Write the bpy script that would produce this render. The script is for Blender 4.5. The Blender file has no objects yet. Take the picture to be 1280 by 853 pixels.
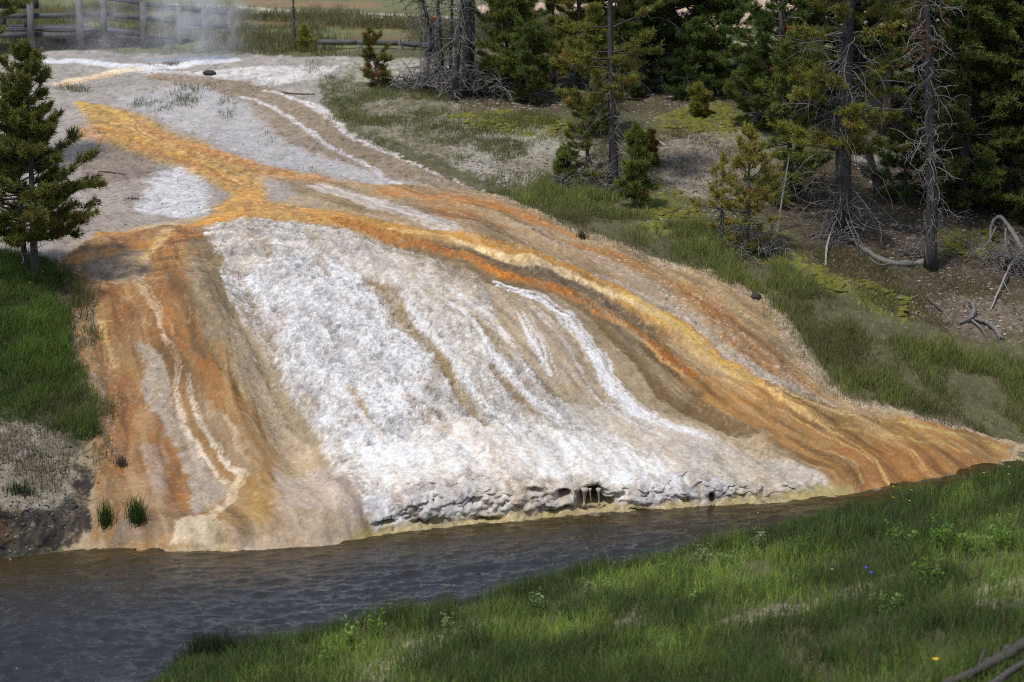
import bpy, math, random
import numpy as np
from mathutils import Vector
rng = np.random.default_rng(7)
random.seed(7)
F32 = np.float32
S = bpy.context.scene
COL = S.collection

# ------------------------------------------------------------------ camera
CAMZ, PITCH, LENS = 12.1, math.radians(12.0), 85.0
FPX = 1280 * LENS / 36.0
cp, sp_ = math.cos(PITCH), math.sin(PITCH)
cam_d = bpy.data.cameras.new("camera"); cam = bpy.data.objects.new("camera", cam_d); COL.objects.link(cam)
cam.location = (0, 0, CAMZ); cam.rotation_euler = (math.pi / 2 - PITCH, 0, 0)
cam_d.lens = LENS; cam_d.sensor_width = 36; cam_d.clip_start = .5; cam_d.clip_end = 3000
cam_d.dof.use_dof = True; cam_d.dof.focus_distance = 48; cam_d.dof.aperture_fstop = 1.25
S.camera = cam

def ray(u, v):
    a, b = (u - 640) / FPX, (v - 426.5) / FPX
    return np.array([a, cp - b * sp_, -sp_ - b * cp])
def at_y(u, v, y):
    d = ray(u, v); k = y / d[1]
    return np.array([d[0] * k, y, CAMZ + d[2] * k])
def at_z(u, v, z):
    d = ray(u, v); k = (z - CAMZ) / d[2]
    return np.array([d[0] * k, d[1] * k, z])

# ------------------------------------------------------------------ noise
def _hash(ix, iy, seed):
    h = (ix.astype(np.uint32) * np.uint32(374761393) + iy.astype(np.uint32) * np.uint32(668265263)
         + np.uint32((seed * 2654435761) & 0xffffffff))
    h = (h ^ (h >> np.uint32(13))) * np.uint32(1274126177)
    h ^= h >> np.uint32(16)
    return (h & np.uint32(0xffffff)).astype(F32) * F32(2 / 16777215.) - F32(1)
def vnoise(x, y, seed=0):
    fx, fy = np.floor(x), np.floor(y)
    ix, iy = fx.astype(np.int32), fy.astype(np.int32)
    tx, ty = (x - fx).astype(F32), (y - fy).astype(F32)
    tx = tx * tx * (3 - 2 * tx); ty = ty * ty * (3 - 2 * ty)
    a = _hash(ix, iy, seed); b = _hash(ix + 1, iy, seed); c = _hash(ix, iy + 1, seed); d = _hash(ix + 1, iy + 1, seed)
    return (a * (1 - tx) + b * tx) * (1 - ty) + (c * (1 - tx) + d * tx) * ty
def fbm(x, y, o=4, seed=0, g=.5):
    s = 0; a = 1.; n = 0
    for k in range(o):
        s = s + a * vnoise(x * 2 ** k + 17.3 * k, y * 2 ** k - 9.1 * k, seed + k * 31); n += a; a *= g
    return s / n
def sstep(a, b, x):
    t = np.clip((x - a) / (b - a), 0, 1); return t * t * (3 - 2 * t)
def lin(c):
    c = np.asarray(c, float) / 255.
    return np.where(c <= .04045, c / 12.92, ((c + .055) / 1.055) ** 2.4)

# ------------------------------------------------------------------ land form
SHORE_PX = [(-260, 708), (-100, 704), (0, 700), (60, 692), (120, 688), (220, 690), (290, 691), (400, 684), (490, 668), (560, 660), (640, 653),
            (720, 645), (800, 640), (860, 635), (960, 630), (1050, 622), (1110, 609), (1230, 588), (1330, 570), (1500, 545)]
_sh = np.array([at_z(u, v, 0)[:2] for u, v in SHORE_PX])
def ys(x): return np.interp(x, _sh[:, 0], _sh[:, 1])
NEAR = np.array([(-14, 24.), (-8, 29.6), (-5.4, 32.2), (-4.6, 33.6), (-3, 34.7), (0, 36.3), (3, 37.9), (6, 39.3), (10, 41), (16, 43)])
def yn(x): return np.interp(x, NEAR[:, 0], NEAR[:, 1])

CTRL = {
 -150: [(640, 39.8), (600, 40.9), (500, 43.5), (400, 46), (330, 48.5), (200, 58), (70, 71), (0, 92)],
 0: [(640, 39.8), (600, 40.8), (500, 43.5), (400, 46), (330, 48.5), (280, 51.5), (200, 58), (70, 71), (0, 92)],
 100: [(660, 39.8), (600, 41.6), (500, 44), (400, 46.5), (330, 49), (280, 52), (200, 58.5), (100, 67.5), (70, 70.5), (0, 92)],
 300: [(665, 39.9), (620, 41.2), (560, 42.8), (450, 45.3), (350, 48), (290, 50.3), (270, 52), (220, 57), (150, 63), (75, 70), (0, 92)],
 450: [(650, 40.5), (610, 41.7), (560, 43), (450, 46), (350, 48.6), (290, 50.7), (265, 53), (210, 58), (110, 66), (70, 70.2), (0, 92)],
 600: [(605, 41.9), (560, 43.3), (500, 45.2), (420, 47.2), (350, 49), (300, 50.8), (270, 53), (240, 56), (200, 59), (130, 64.2), (70, 70.5), (0, 93)],
 850: [(600, 42.9), (560, 44.2), (480, 46.8), (400, 49), (340, 51), (280, 54), (240, 56.5), (180, 60.5), (120, 65.5), (60, 73), (0, 95)],
 1050: [(600, 43.6), (540, 45.5), (480, 47.5), (400, 50), (340, 52.3), (295, 54.3), (240, 57.5), (150, 63), (60, 73.5), (0, 95)],
 1280: [(545, 47), (480, 49), (400, 51.5), (335, 54), (280, 56.5), (200, 61), (60, 74), (0, 95)],
 1480: [(545, 47.6), (480, 49.6), (400, 52), (335, 54.5), (280, 57), (200, 61.5), (60, 74.5), (0, 95)],
}
cpt = np.array([at_y(u, v, y) for u, L in CTRL.items() for v, y in L])
def _tps(r2): return np.where(r2 > 1e-9, .5 * r2 * np.log(r2 + 1e-12), 0)
_n = len(cpt); _sc = 10.
_P = cpt[:, :2] / _sc
_A = np.zeros((_n + 3, _n + 3))
_A[:_n, :_n] = _tps(((_P[:, None] - _P[None]) ** 2).sum(-1)) + np.eye(_n) * .003
_A[:_n, _n] = 1; _A[:_n, _n + 1:] = _P; _A[_n, :_n] = 1; _A[_n + 1:, :_n] = _P.T
_W = np.linalg.solve(_A, np.concatenate([cpt[:, 2], np.zeros(3)]))
def body(x, y):
    x = np.asarray(x, float); y = np.asarray(y, float); sh = x.shape
    xf = np.clip(x.ravel(), -15, 19) / _sc; yf = np.clip(y.ravel(), 38.5, 94) / _sc
    out = np.empty(xf.size)
    for i in range(0, xf.size, 100000):
        s = slice(i, i + 100000)
        r2 = (xf[s, None] - _P[None, :, 0]) ** 2 + (yf[s, None] - _P[None, :, 1]) ** 2
        out[s] = _tps(r2) @ _W[:_n] + _W[_n] + _W[_n + 1] * xf[s] + _W[_n + 2] * yf[s]
    return out.reshape(sh)
LOBES = [(-2.95, 1.3, .75, .22), (-2.9, .3, .9, .12), (-5.0, .35, .55, .14), (-6.35, 1.9, .3, .14), (-6.2, 1.2, .28, .12), (-4.2, 1.2, .35, .12), (-7.0, .8, .4, .12), (-1.6, .8, .5, .12), (6.2, .5, .8, .14)]
XC0, XC1 = at_z(455, 660, 0)[0], at_z(1050, 622, 0)[0]
def land(x, y):
    """height of the ground without its fine relief"""
    x = np.asarray(x, float); y = np.asarray(y, float)
    t = y - ys(x)
    cw = sstep(XC0 - .3, XC0 + .9, x) * (1 - sstep(XC1 - 1.2, XC1 + .2, x))
    lw = 1 - sstep(-8.2, -7.0, x)                                   # the cut earth bank on the left
    lip = .5 * cw + .35 * lw + .08
    b = body(x, ys(x) + np.maximum(t, lip))
    w = .42 * cw + .7 * (1 - cw)
    far = np.maximum(b, .05) * sstep(-.05, 1, np.clip(t, -.05, None) / w * .9 + .05)
    far = np.where(t > w * 1.1, np.maximum(b, .05), far)
    far = far + np.maximum(y - 95, 0) * .012 + .00035 * np.maximum(y - 130, 0) ** 2 * (y < 400) + (y >= 400) * .00035 * 270 ** 2
    far = far + 3.6 * sstep(80, 112, y) * sstep(1.5, 7, x - (y - 80) * .06)           # the pale slope on the far right
    s = (yn(x) - y) * .85
    k = np.interp(x, [-9, -5, 0, 5, 9, 14], [.2, .25, .62, 1.0, 1.45, 1.7])
    near = k * sstep(-.1, 1.3, s) + .14 * np.maximum(s, 0) + .0085 * np.maximum(25 - y, 0) ** 2
    near = np.where(y < -20, near * 0 + 16, np.minimum(near, 16))
    mid = -.55 * sstep(0, 1.2, -t) * sstep(0, 1.2, -s)
    q = sstep(.1, 1.6, t)
    far = far + q * (.46 * np.exp(-((x + .1) / 3.0) ** 2 - ((y - 46.2) / 3.0) ** 2) - .38 * np.exp(-((x + 4.75 - (46 - y) * .26) / .55) ** 2) * sstep(41, 43, y) * (1 - sstep(47.5, 50, y))
                     + .20 * np.exp(-((x + 5.75 - (46 - y) * .22) / .5) ** 2) * sstep(41.2, 43, y) * (1 - sstep(47, 49, y)))
    for lx, lt, lw, lh in LOBES: far = far + lh * np.exp(-((x - lx) / lw) ** 2 - ((t - lt) / (lw * .8)) ** 2) * sstep(-.02, .3, t)
    return np.where(t > 0, far, np.where(s > -.1, near, mid))

# ------------------------------------------------------------------ the ground grid (rows follow the far shore)
def geo(a, b, n, g): 
    k = np.cumsum(g ** np.arange(n)); return a + (b - a) * k / k[-1]
gx = np.concatenate([-geo(20, 700, 26, 1.22)[::-1], np.arange(-20, -10.5, .07), np.arange(-10.5, 10.5, .033), np.arange(10.5, 20, .07), geo(20, 700, 26, 1.22)])
gt = np.concatenate([-geo(22, 90, 20, 1.15)[::-1], np.arange(-22, -.3, .09), np.arange(-.3, 1.7, .014), np.arange(1.7, 15, .036), np.arange(15, 32, .075),
                     np.arange(32, 56, .25), geo(56, 1200, 36, 1.2)])
NX, NT = len(gx), len(gt)
X = np.repeat(gx[None], NT, 0); T = np.repeat(gt[:, None], NX, 1); Y = T + ys(X)
Z = land(X, Y)

def P0(u, v, y0=38.6, y1=140):
    """where the sight line of a photo point meets the ground"""
    d = ray(u, v); yy = np.concatenate([np.arange(y0, 80, .1), np.arange(80, y1, .4)]); k = yy / d[1]
    z = CAMZ + d[2] * k; h = land(d[0] * k, yy)
    i = np.argmax(z < h)
    if z[i] >= h[i]: i = len(yy) - 1
    if i > 0:
        f = (z[i - 1] - h[i - 1]) / max(1e-6, (z[i - 1] - h[i - 1]) + (h[i] - z[i])); k = k[i - 1] + (k[i] - k[i - 1]) * f
    else: k = k[0]
    return d[0] * k, d[1] * k
def W(pts): return np.array([P0(u, v) for u, v in pts])

# ------------------------------------------------------------------ stains of the ground: polygons and streams in world metres
xf, yf, tf = X.ravel().astype(F32), Y.ravel().astype(F32), T.ravel().astype(F32)
zf = Z.ravel().astype(F32)
N = xf.size
vis = (tf > -26) & (tf < 60) & (np.abs(xf) < 24)
wx = xf + .14 * fbm(xf * .9, yf * .6, 3, 5) + .06 * fbm(xf * 4, yf * 3, 3, 6)
wy = yf + .30 * fbm(xf * .9 + 40, yf * .6, 3, 7) + .12 * fbm(xf * 4, yf * 3 + 9, 3, 8)
edge_n = fbm(xf * 6, yf * 4, 4, 11, .65)
edge_f = fbm(xf * 24, yf * 13, 2, 12, .8)
# flow coordinates: the water fans out from high up at the left
thx = xf + 15 + .30 * fbm(xf * .45, yf * .45, 3, 90) + .07 * fbm(xf * 2.5, yf * 2., 2, 89); th = np.arctan2(thx, 70.7 - yf); rr = np.hypot(thx, yf - 70.7)
flow_on = sstep(16, 10, tf)
st1 = fbm(th * 50, rr * .30, 4, 91, .6); st2 = fbm(th * 170, rr * .6, 3, 92, .65)
C = np.empty((N, 3), F32); C[:] = lin((96, 90, 66)); CR = np.zeros(N, F32); DZ = np.zeros(N, F32); WET = np.zeros(N, F32)

def poly_mask(pts, soft=.15, rag=.25, px=True, grow=0.):
    P = W(pts) if px else np.asarray(pts, float)
    soft = soft * .5; rag = rag * 1.15
    m = soft + rag * 1.6 + abs(grow) + .05
    idx = np.nonzero((wx > P[:, 0].min() - m) & (wx < P[:, 0].max() + m) & (wy > P[:, 1].min() - m) & (wy < P[:, 1].max() + m))[0]
    x, y = wx[idx], wy[idx]
    d2 = np.full(idx.size, 1e9, F32); ins = np.zeros(idx.size, bool)
    for i in range(len(P)):
        x0, y0 = P[i - 1]; x1, y1 = P[i]; ex, ey = x1 - x0, y1 - y0
        h = np.clip(((x - x0) * ex + (y - y0) * ey) / max(ex * ex + ey * ey, 1e-9), 0, 1)
        d2 = np.minimum(d2, (x - x0 - h * ex) ** 2 + (y - y0 - h * ey) ** 2)
        if y0 != y1:
            ins ^= ((y0 > y) != (y1 > y)) & (x < ex * (y - y0) / (y1 - y0) + x0)
    fo = flow_on[idx]; sd = np.where(ins, 1, -1) * np.sqrt(d2) + grow + rag * ((.7 - .3 * fo) * edge_n[idx] + .3 * edge_f[idx] + fo * (.75 * st1[idx] + .5 * st2[idx]))
    return idx, sstep(-soft, soft, sd).astype(F32)
def line_mask(pts, w, rag=.5, soft=.26, smooth=True):
    P = W(pts)
    w = np.asarray(w, float) * np.ones(len(P))
    if smooth:
        for _ in range(2):
            Q = [P[0]]; q = [w[0]]
            for i in range(len(P) - 1):
                Q += [P[i] * .75 + P[i + 1] * .25, P[i] * .25 + P[i + 1] * .75]; q += [w[i] * .75 + w[i + 1] * .25, w[i] * .25 + w[i + 1] * .75]
            Q.append(P[-1]); q.append(w[-1]); P = np.array(Q); w = np.array(q)
    m = w.max() * 2 + .1
    idx = np.nonzero((wx > P[:, 0].min() - m) & (wx < P[:, 0].max() + m) & (wy > P[:, 1].min() - m) & (wy < P[:, 1].max() + m))[0]
    x, y = wx[idx], wy[idx]; best = np.full(idx.size, 1e9, F32)
    for i in range(len(P) - 1):
        x0, y0 = P[i]; ex, ey = P[i + 1] - P[i]
        h = np.clip(((x - x0) * ex + (y - y0) * ey) / max(ex * ex + ey * ey, 1e-9), 0, 1)
        d = np.sqrt((x - x0 - h * ex) ** 2 + (y - y0 - h * ey) ** 2) / (w[i] + (w[i + 1] - w[i]) * h)
        best = np.minimum(best, d)
    thin = w.mean() < .2
    best = best + rag * ((.5 * edge_n[idx] + .9 * edge_f[idx]) if thin else (.6 * edge_n[idx] + .55 * edge_f[idx]))
    m = 1 - sstep(1 - soft, 1 + soft, best)
    if thin: m = m * np.clip(.95 + 1.1 * edge_f[idx] + .9 * edge_n[idx], 0, 1)
    return idx, m.astype(F32)
def braid(pts, w, col, op=.85, k=4, seed=0, dz=0.):
    R = np.random.default_rng(seed + len(pts) * 7 + int(pts[0][0])); w = np.asarray(w, float) * np.ones(len(pts))
    for j in range(k):
        off = R.normal(0, 1, 2) * w.mean() * 55; a, b = sorted(R.uniform(0, 1, 2)); 
        if j == 0: a, b, off = 0, 1, off * 0
        n = len(pts); i0 = int(a * .5 * n); i1 = max(i0 + 2, int(math.ceil((.5 + .5 * b) * n)))
        q = [(u + off[0] + R.normal(0, 2), v + off[1] * .4 + R.normal(0, 1)) for u, v in pts[i0:i1]]; ww = w[i0:i1]
        if len(q) < 2: continue
        sc = .5 if j == 0 else R.uniform(.16, .32)
        lay(line_mask(q, np.maximum(ww * sc, .018), 1.1), col, op * (1 if j == 0 else .75), dz=dz if j == 0 else 0)
def lay(im, col, op=1., crust=None, dz=0., wet=None, patchy=0.):
    i, m = im
    m0 = m
    patchy = max(patchy, .28)
    m = m * np.clip(1.06 - patchy * .5 + patchy * 1.7 * (edge_n[i] + .7 * edge_f[i]), 0, 1)
    a = (m * op)[:, None]
    C[i] = C[i] * (1 - a) + lin(col).astype(F32)[None] * a
    if crust is not None: CR[i] = CR[i] * (1 - m) + crust * m
    if wet is not None: WET[i] = WET[i] * (1 - m) + wet * m
    if dz: DZ[i] += dz * m0

TAN, BROWN, GREY, WHITE = (170, 146, 118), (124, 99, 74), (176, 170, 166), (226, 224, 222)
ORANGE, RUST, GOLD, CREAM = (190, 112, 46), (168, 108, 60), (214, 158, 78), (226, 196, 152)
# --- far field behind the boardwalk
lay(poly_mask([(-400, 66), (395, 66), (560, 60), (800, 60), (1700, 60), (1700, -60), (-400, -60)], .5, .5), (104, 104, 62))
for pts, c, o in [([(0, 10), (150, 8), (150, 22), (0, 26)], (142, 92, 70), .7), ([(280, 18), (520, 26), (540, 40), (290, 32)], (128, 84, 62), .6),
                  ([(290, 0), (480, 2), (470, 12), (300, 9)], (150, 104, 82), .7), ([(440, 44), (540, 44), (540, 52), (430, 52)], (124, 76, 60), .6),
                  ([(60, 20), (280, 30), (280, 46), (60, 40)], (112, 112, 58), .7)]:
    lay(poly_mask(pts, .6, .9), c, o, patchy=.6)
lay(line_mask([(240, 6), (320, 14), (400, 17), (480, 21), (560, 26), (680, 36), (760, 34)], [.9, 1.1, 1.1, 1.3, 1.4, .6, .5], .4), (206, 196, 180), .9)
lay(poly_mask([(560, 12), (640, 2), (700, 4), (1600, -20), (1600, 44), (900, 40), (700, 22), (600, 24)], .5, .5), (206, 172, 152), .9)
lay(poly_mask([(905, 38), (980, 38), (980, 50), (905, 50)], .5, .3), (96, 108, 64), .8)
lay(poly_mask([(900, 50), (985, 50), (985, 70), (900, 70)], .5, .3), (146, 150, 118), .8)
# --- plateau of grey sinter
PLAT = [(-200, 72), (60, 66), (300, 68), (420, 70), (440, 72), (430, 100), (400, 108), (420, 150), (470, 182), (520, 208), (606, 242), (480, 236), (300, 300), (120, 330), (70, 330), (-200, 330)]
lay(poly_mask(PLAT, .25, .3), (158, 150, 142), crust=.5)
lay(poly_mask([(290, 112), (360, 150), (430, 190), (490, 228), (430, 222), (330, 205), (250, 168), (180, 140), (150, 120), (240, 105)], .3, .4), (170, 166, 165), .9, crust=.35)
lay(poly_mask([(130, 80), (240, 88), (330, 84), (420, 82), (400, 100), (300, 108), (200, 96)], .3, .4), (214, 210, 206), .8, patchy=.5)
lay(line_mask([(200, 95), (260, 101), (310, 112), (350, 130), (385, 160), (430, 186), (480, 205), (545, 226), (610, 244)], [.45, .6, .65, .8, .95, .95, .85, .65, .4], .3), (136, 117, 96), .95, crust=.8)
lay(line_mask([(330, 112), (385, 128), (418, 148), (440, 168), (475, 184), (520, 207), (560, 222), (606, 240)], [.08, .15, .22, .16, .13, .11, .12, .1], .7), (212, 206, 200), .95)
lay(line_mask([(300, 120), (350, 138), (385, 162), (420, 186), (470, 214), (495, 230)], [.06, .08, .1, .1, .1, .08], .6), (206, 203, 203), .8)
lay(line_mask([(60, 76), (110, 78), (160, 84), (230, 80), (290, 76)], [.3, .3, .35, .3, .25], .6), (222, 222, 226), .9)
lay(line_mask([(80, 106), (110, 97), (140, 91), (170, 86)], [.3, .3, .3, .25], .6), (226, 200, 168), .9)
lay(line_mask([(78, 108), (112, 99), (142, 93)], [.1, .1, .1], .6), (196, 122, 70), .7)
lay(line_mask([(175, 72), (230, 74), (290, 74)], [.12, .2, .1], .2, .2), (140, 160, 182), 1., wet=1., crust=0)
lay(poly_mask([(70, 190), (110, 150), (150, 170), (200, 210), (240, 260), (170, 285), (80, 320), (60, 260)], .3, .6), (150, 137, 126), .85, crust=.8)
lay(poly_mask([(96, 188), (140, 184), (196, 198), (194, 214), (160, 226), (118, 228), (92, 214)], .25, .3), (124, 109, 96), .9, crust=.8)
lay(poly_mask([(168, 262), (198, 214), (250, 206), (268, 240), (262, 264), (236, 277), (180, 278)], .3, .4), (193, 191, 192), .9, crust=.8)
lay(poly_mask([(240, 206), (290, 224), (302, 250), (282, 266), (262, 258), (262, 232)], .2, .25), (150, 136, 124), .9)
lay(poly_mask([(60, 270), (160, 262), (250, 272), (240, 286), (120, 292), (70, 322)], .3, .3), (144, 131, 120), .9)
lay(poly_mask([(70, 326), (130, 290), (300, 262), (420, 226), (606, 240), (700, 280), (790, 310), (880, 342), (958, 374), (1010, 455), (1056, 493), (1150, 527), (1275, 550), (1260, 600), (1100, 640), (900, 660), (640, 680), (400, 705), (60, 716), (76, 650), (88, 560), (90, 470), (84, 390)], .1, .2), (170, 146, 118), 1., crust=.4)
# --- upper orange stream
lay(poly_mask([(100, 158), (140, 162), (165, 174), (140, 178), (106, 176)], .25, .4), (206, 136, 82), .75, patchy=.8)
lay(line_mask([(98, 128), (118, 134), (140, 146), (172, 168), (216, 190), (262, 206), (296, 222), (312, 242)], [.15, .4, .65, .9, .95, .8, .6, .45], .5, .3), (196, 138, 66), 1., crust=.7, wet=.65, patchy=.35)
lay(line_mask([(98, 128), (125, 136), (140, 146), (165, 165)], [.15, .35, .4, .2], .6), (208, 170, 84), .7, patchy=.7)
for q_ in range(7): braid([(100 + q_ * 4, 130 + q_ * 5), (140 + q_ * 5, 146 + q_ * 5), (180 + q_ * 5, 166 + q_ * 5), (230 + q_ * 4, 190 + q_ * 3), (285 + q_ * 2, 214 + q_ * 2), (310, 240)], .1, [(178, 96, 40), (222, 184, 120), (170, 92, 42), (206, 160, 92), (150, 104, 66), (214, 150, 66), (176, 100, 46)][q_], .85, 5, q_ * 5)
lay(line_mask([(180, 160), (230, 182), (280, 196), (330, 212), (400, 224)], [.2, .25, .3, .3, .3], .8), (198, 130, 78), .8, patchy=.4)
lay(line_mask([(300, 204), (360, 222), (420, 232), (480, 236), (545, 242), (600, 250)], [.3, .5, .5, .5, .5, .3], .6), (182, 124, 74), .85, patchy=.5)
lay(poly_mask([(306, 232), (340, 250), (430, 268), (520, 286), (520, 294), (440, 288), (350, 276), (285, 274), (300, 256)], .15, .3), (204, 140, 66), .95, crust=.7, wet=.85)
lay(line_mask([(312, 240), (300, 258), (286, 268), (262, 278)], [.4, .5, .4, .3], .5), (206, 140, 66), .9)
gsel = (C[:, 0] > C[:, 2] * 2.2) & (tf > 9) & (tf < 28) & (xf < 1); gg = fbm(xf * 8, yf * 4, 4, 140, .75); C[gsel] *= (1 + .7 * gg[gsel])[:, None]; DZ[gsel] += .03 * gg[gsel]
# --- right flank between the upper stream and the grass
lay(poly_mask([(340, 224), (480, 236), (606, 243), (700, 282), (790, 312), (880, 344), (955, 376), (990, 420), (1010, 460), (1052, 496), (1150, 530), (1262, 552), (1225, 600), (1050, 626), (960, 560), (860, 470), (740, 380), (640, 320), (520, 285), (420, 262)], .2, .3), (156, 126, 96), 1., crust=.35)
lay(poly_mask([(690, 300), (760, 318), (880, 350), (955, 380), (992, 430), (1040, 484), (1010, 480), (940, 420), (860, 368), (760, 330)], .2, .3), (166, 134, 98), .9)
lay(line_mask([(470, 252), (510, 268), (550, 284), (585, 300)], [.3, .4, .35, .2], .8), (206, 198, 190), .8, patchy=.5)
lay(line_mask([(400, 236), (440, 248), (470, 262)], [.3, .4, .3], .8), (206, 198, 190), .8, patchy=.4)
lay(poly_mask([(520, 246), (580, 258), (600, 276), (560, 276), (530, 262)], .2, .4), (186, 112, 46), .85, patchy=.6, wet=.65)
lay(line_mask([(535, 246), (552, 250), (570, 249)], [.16, .26, .12], .4), (236, 204, 166), .9)
lay(line_mask([(480, 240), (560, 250), (620, 263), (660, 275), (700, 288), (735, 300)], [.3, .35, .35, .28, .2, .1], .6), (196, 114, 42), .9, wet=.85)
lay(line_mask([(655, 284), (720, 312), (790, 338), (850, 372), (910, 424), (955, 462), (1000, 500)], [.2, .3, .42, .5, .5, .5, .3], .3), (168, 141, 120), .9, crust=.8)
lay(line_mask([(560, 272), (640, 290), (700, 300), (770, 322), (850, 358), (905, 404), (950, 442), (990, 480), (1020, 508)], [.1, .12, .15, .2, .3, .38, .4, .36, .3], .4), (166, 106, 58), .9, patchy=.25)
lay(line_mask([(640, 312), (740, 348), (840, 398), (900, 442), (960, 486), (1030, 512)], [.25, .3, .4, .4, .36, .3], .3), (164, 150, 136), .85, crust=.8)
# --- dark brown bands under the streams
lay(poly_mask([(470, 296), (560, 302), (640, 322), (730, 360), (800, 400), (880, 452), (950, 505), (985, 545), (930, 552), (860, 528), (800, 500), (755, 450), (705, 400), (640, 362), (560, 334)], .15, .25), (114, 88, 62), .95, crust=.3, dz=-.05)
lay(poly_mask([(690, 385), (760, 404), (830, 440), (900, 486), (960, 540), (890, 540), (820, 500), (770, 450), (730, 420)], .2, .25), (112, 82, 52), .9)
lay(line_mask([(560, 308), (630, 325), (700, 352), (770, 384), (830, 416)], [.12, .22, .25, .25, .15], .5), (92, 74, 60), .9)
lay(line_mask([(830, 420), (880, 452), (925, 486), (970, 512)], [.2, .3, .3, .2], .4), (150, 106, 66), .8)
# --- the two long orange streams
lay(line_mask([(400, 266), (440, 278), (500, 290), (560, 296), (620, 310), (680, 328), (735, 350), (790, 384), (850, 416), (900, 456), (945, 488)], [.4, .4, .35, .32, .3, .3, .3, .3, .33, .3, .2], .5), (206, 138, 58), 1., crust=.5, dz=.03, wet=.85)
lay(line_mask([(740, 358), (800, 388), (850, 418), (905, 462), (950, 494)], [.15, .2, .22, .2, .12], .4), (214, 164, 84), .9, wet=.65)
lay(line_mask([(560, 300), (620, 316), (670, 332), (720, 352), (765, 372), (800, 392)], [.08, .14, .17, .16, .14, .08], .5), (228, 194, 150), .95)
lay(line_mask([(470, 287), (520, 292), (560, 298)], [.1, .14, .1], .6), (226, 184, 128), .8)
lay(line_mask([(420, 276), (470, 292), (530, 306), (600, 326), (625, 338), (680, 358), (740, 384), (790, 412), (830, 440), (880, 474), (930, 510)], [.2, .24, .22, .22, .26, .22, .22, .2, .17, .13, .08], .6), (182, 106, 40), 1., crust=.6, dz=.03, wet=.85)
lay(line_mask([(612, 330), (632, 340), (648, 346)], [.14, .22, .12], .4), (210, 124, 40), .9)
lay(line_mask([(740, 392), (765, 402), (785, 410)], [.1, .18, .1], .4), (204, 124, 42), .9)
lay(line_mask([(790, 388), (860, 420), (915, 470), (950, 505)], .06, .5), (222, 180, 124), .8)
lay(line_mask([(800, 425), (860, 470), (900, 500)], .05, .6), (206, 152, 96), .8)
# --- orange brown fan at lower right
lay(poly_mask([(850, 468), (930, 486), (1000, 506), (1060, 516), (1150, 532), (1262, 552), (1240, 588), (1110, 622), (1046, 622), (1026, 596), (965, 556), (900, 520)], .15, .2), (166, 112, 64), .95, crust=.1, wet=.65)
lay(poly_mask([(1040, 560), (1130, 556), (1235, 570), (1225, 596), (1110, 618), (1048, 616)], .2, .3), (162, 102, 54), .8)
lay(poly_mask([(955, 490), (1040, 512), (1120, 530), (1080, 540), (1010, 528)], .12, .2), (128, 92, 50), .85, dz=.05)
for pts, w_, c in [([(900, 470), (945, 492), (1000, 520), (1052, 546), (1095, 574), (1116, 616)], [.1, .12, .1, .1, .11, .13], (222, 172, 112)),
                   ([(960, 494), (1010, 514), (1060, 520)], .05, (216, 176, 128)), ([(1020, 532), (1110, 548), (1210, 566)], .05, (196, 152, 92)),
                   ([(1100, 528), (1180, 546), (1248, 560)], .06, (186, 150, 88)), ([(1050, 530), (1120, 542), (1190, 556)], .04, (180, 140, 84)),
                   ([(1130, 536), (1200, 548)], .05, (188, 154, 98)), ([(1040, 570), (1070, 590), (1080, 612)], .06, (200, 160, 116)),
                   ([(880, 500), (960, 540), (1010, 570)], .08, (182, 124, 70)), ([(1140, 560), (1160, 590)], .05, (196, 146, 96))]:
    braid(pts, np.array(w_) * 1.1, c, .85, 4)
# --- left slope: rust, tan and orange
LEFT = [(78, 330), (130, 292), (250, 284), (292, 300), (300, 350), (290, 420), (330, 500), (372, 590), (400, 640), (420, 690), (130, 700), (112, 640), (112, 560), (100, 470), (88, 390)]
lay(poly_mask(LEFT, .12, .25), (164, 114, 70), 1., crust=.25, wet=.15)
lay(poly_mask([(88, 360), (150, 350), (240, 345), (262, 400), (250, 470), (200, 440), (150, 420), (130, 480), (100, 470)], .25, .4), (162, 102, 58), .85)
lay(poly_mask([(120, 292), (245, 282), (276, 292), (250, 330), (236, 350), (150, 352), (84, 350), (76, 332), (130, 316)], .15, .35), (172, 108, 54), .9, crust=.5, wet=.65)
lay(poly_mask([(110, 318), (170, 312), (190, 330), (170, 350), (112, 346)], .2, .3), (152, 132, 114), .8)
lay(line_mask([(74, 332), (110, 324), (150, 316), (190, 306), (215, 296)], [.2, .25, .22, .2, .15], .6), (212, 138, 60), .9)
lay(line_mask([(130, 300), (180, 288), (230, 284), (280, 276)], [.2, .25, .25, .2], .7), (208, 138, 66), .85)
lay(line_mask([(205, 296), (188, 318), (168, 336)], [.16, .14, .1], .6), (232, 184, 124), .85)
lay(line_mask([(140, 352), (150, 340), (130, 330)], .12, .8), (204, 176, 150), .7)
lay(poly_mask([(238, 302), (282, 296), (300, 336), (306, 384), (280, 424), (258, 430), (244, 384)], .25, .4), (138, 118, 92), .9, crust=.4)
lay(poly_mask([(128, 455), (150, 462), (178, 496), (208, 540), (240, 580), (242, 630), (235, 655), (178, 650), (150, 610), (122, 560)], .12, .25), (164, 102, 56), .9, wet=.65)
lay(poly_mask([(172, 430), (192, 440), (206, 476), (225, 520), (260, 580), (280, 610), (262, 640), (236, 655), (240, 590), (206, 536), (178, 490)], .1, .2), (174, 158, 140), .95, crust=.5)
lay(poly_mask([(180, 560), (205, 560), (212, 600), (210, 640), (192, 640), (186, 600)], .1, .15), (170, 148, 130), .8)
lay(poly_mask([(225, 415), (256, 432), (290, 474), (328, 530), (356, 580), (352, 612), (330, 600), (296, 540), (252, 486)], .14, .2), (160, 98, 42), .95, crust=.1, wet=.65)
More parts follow.
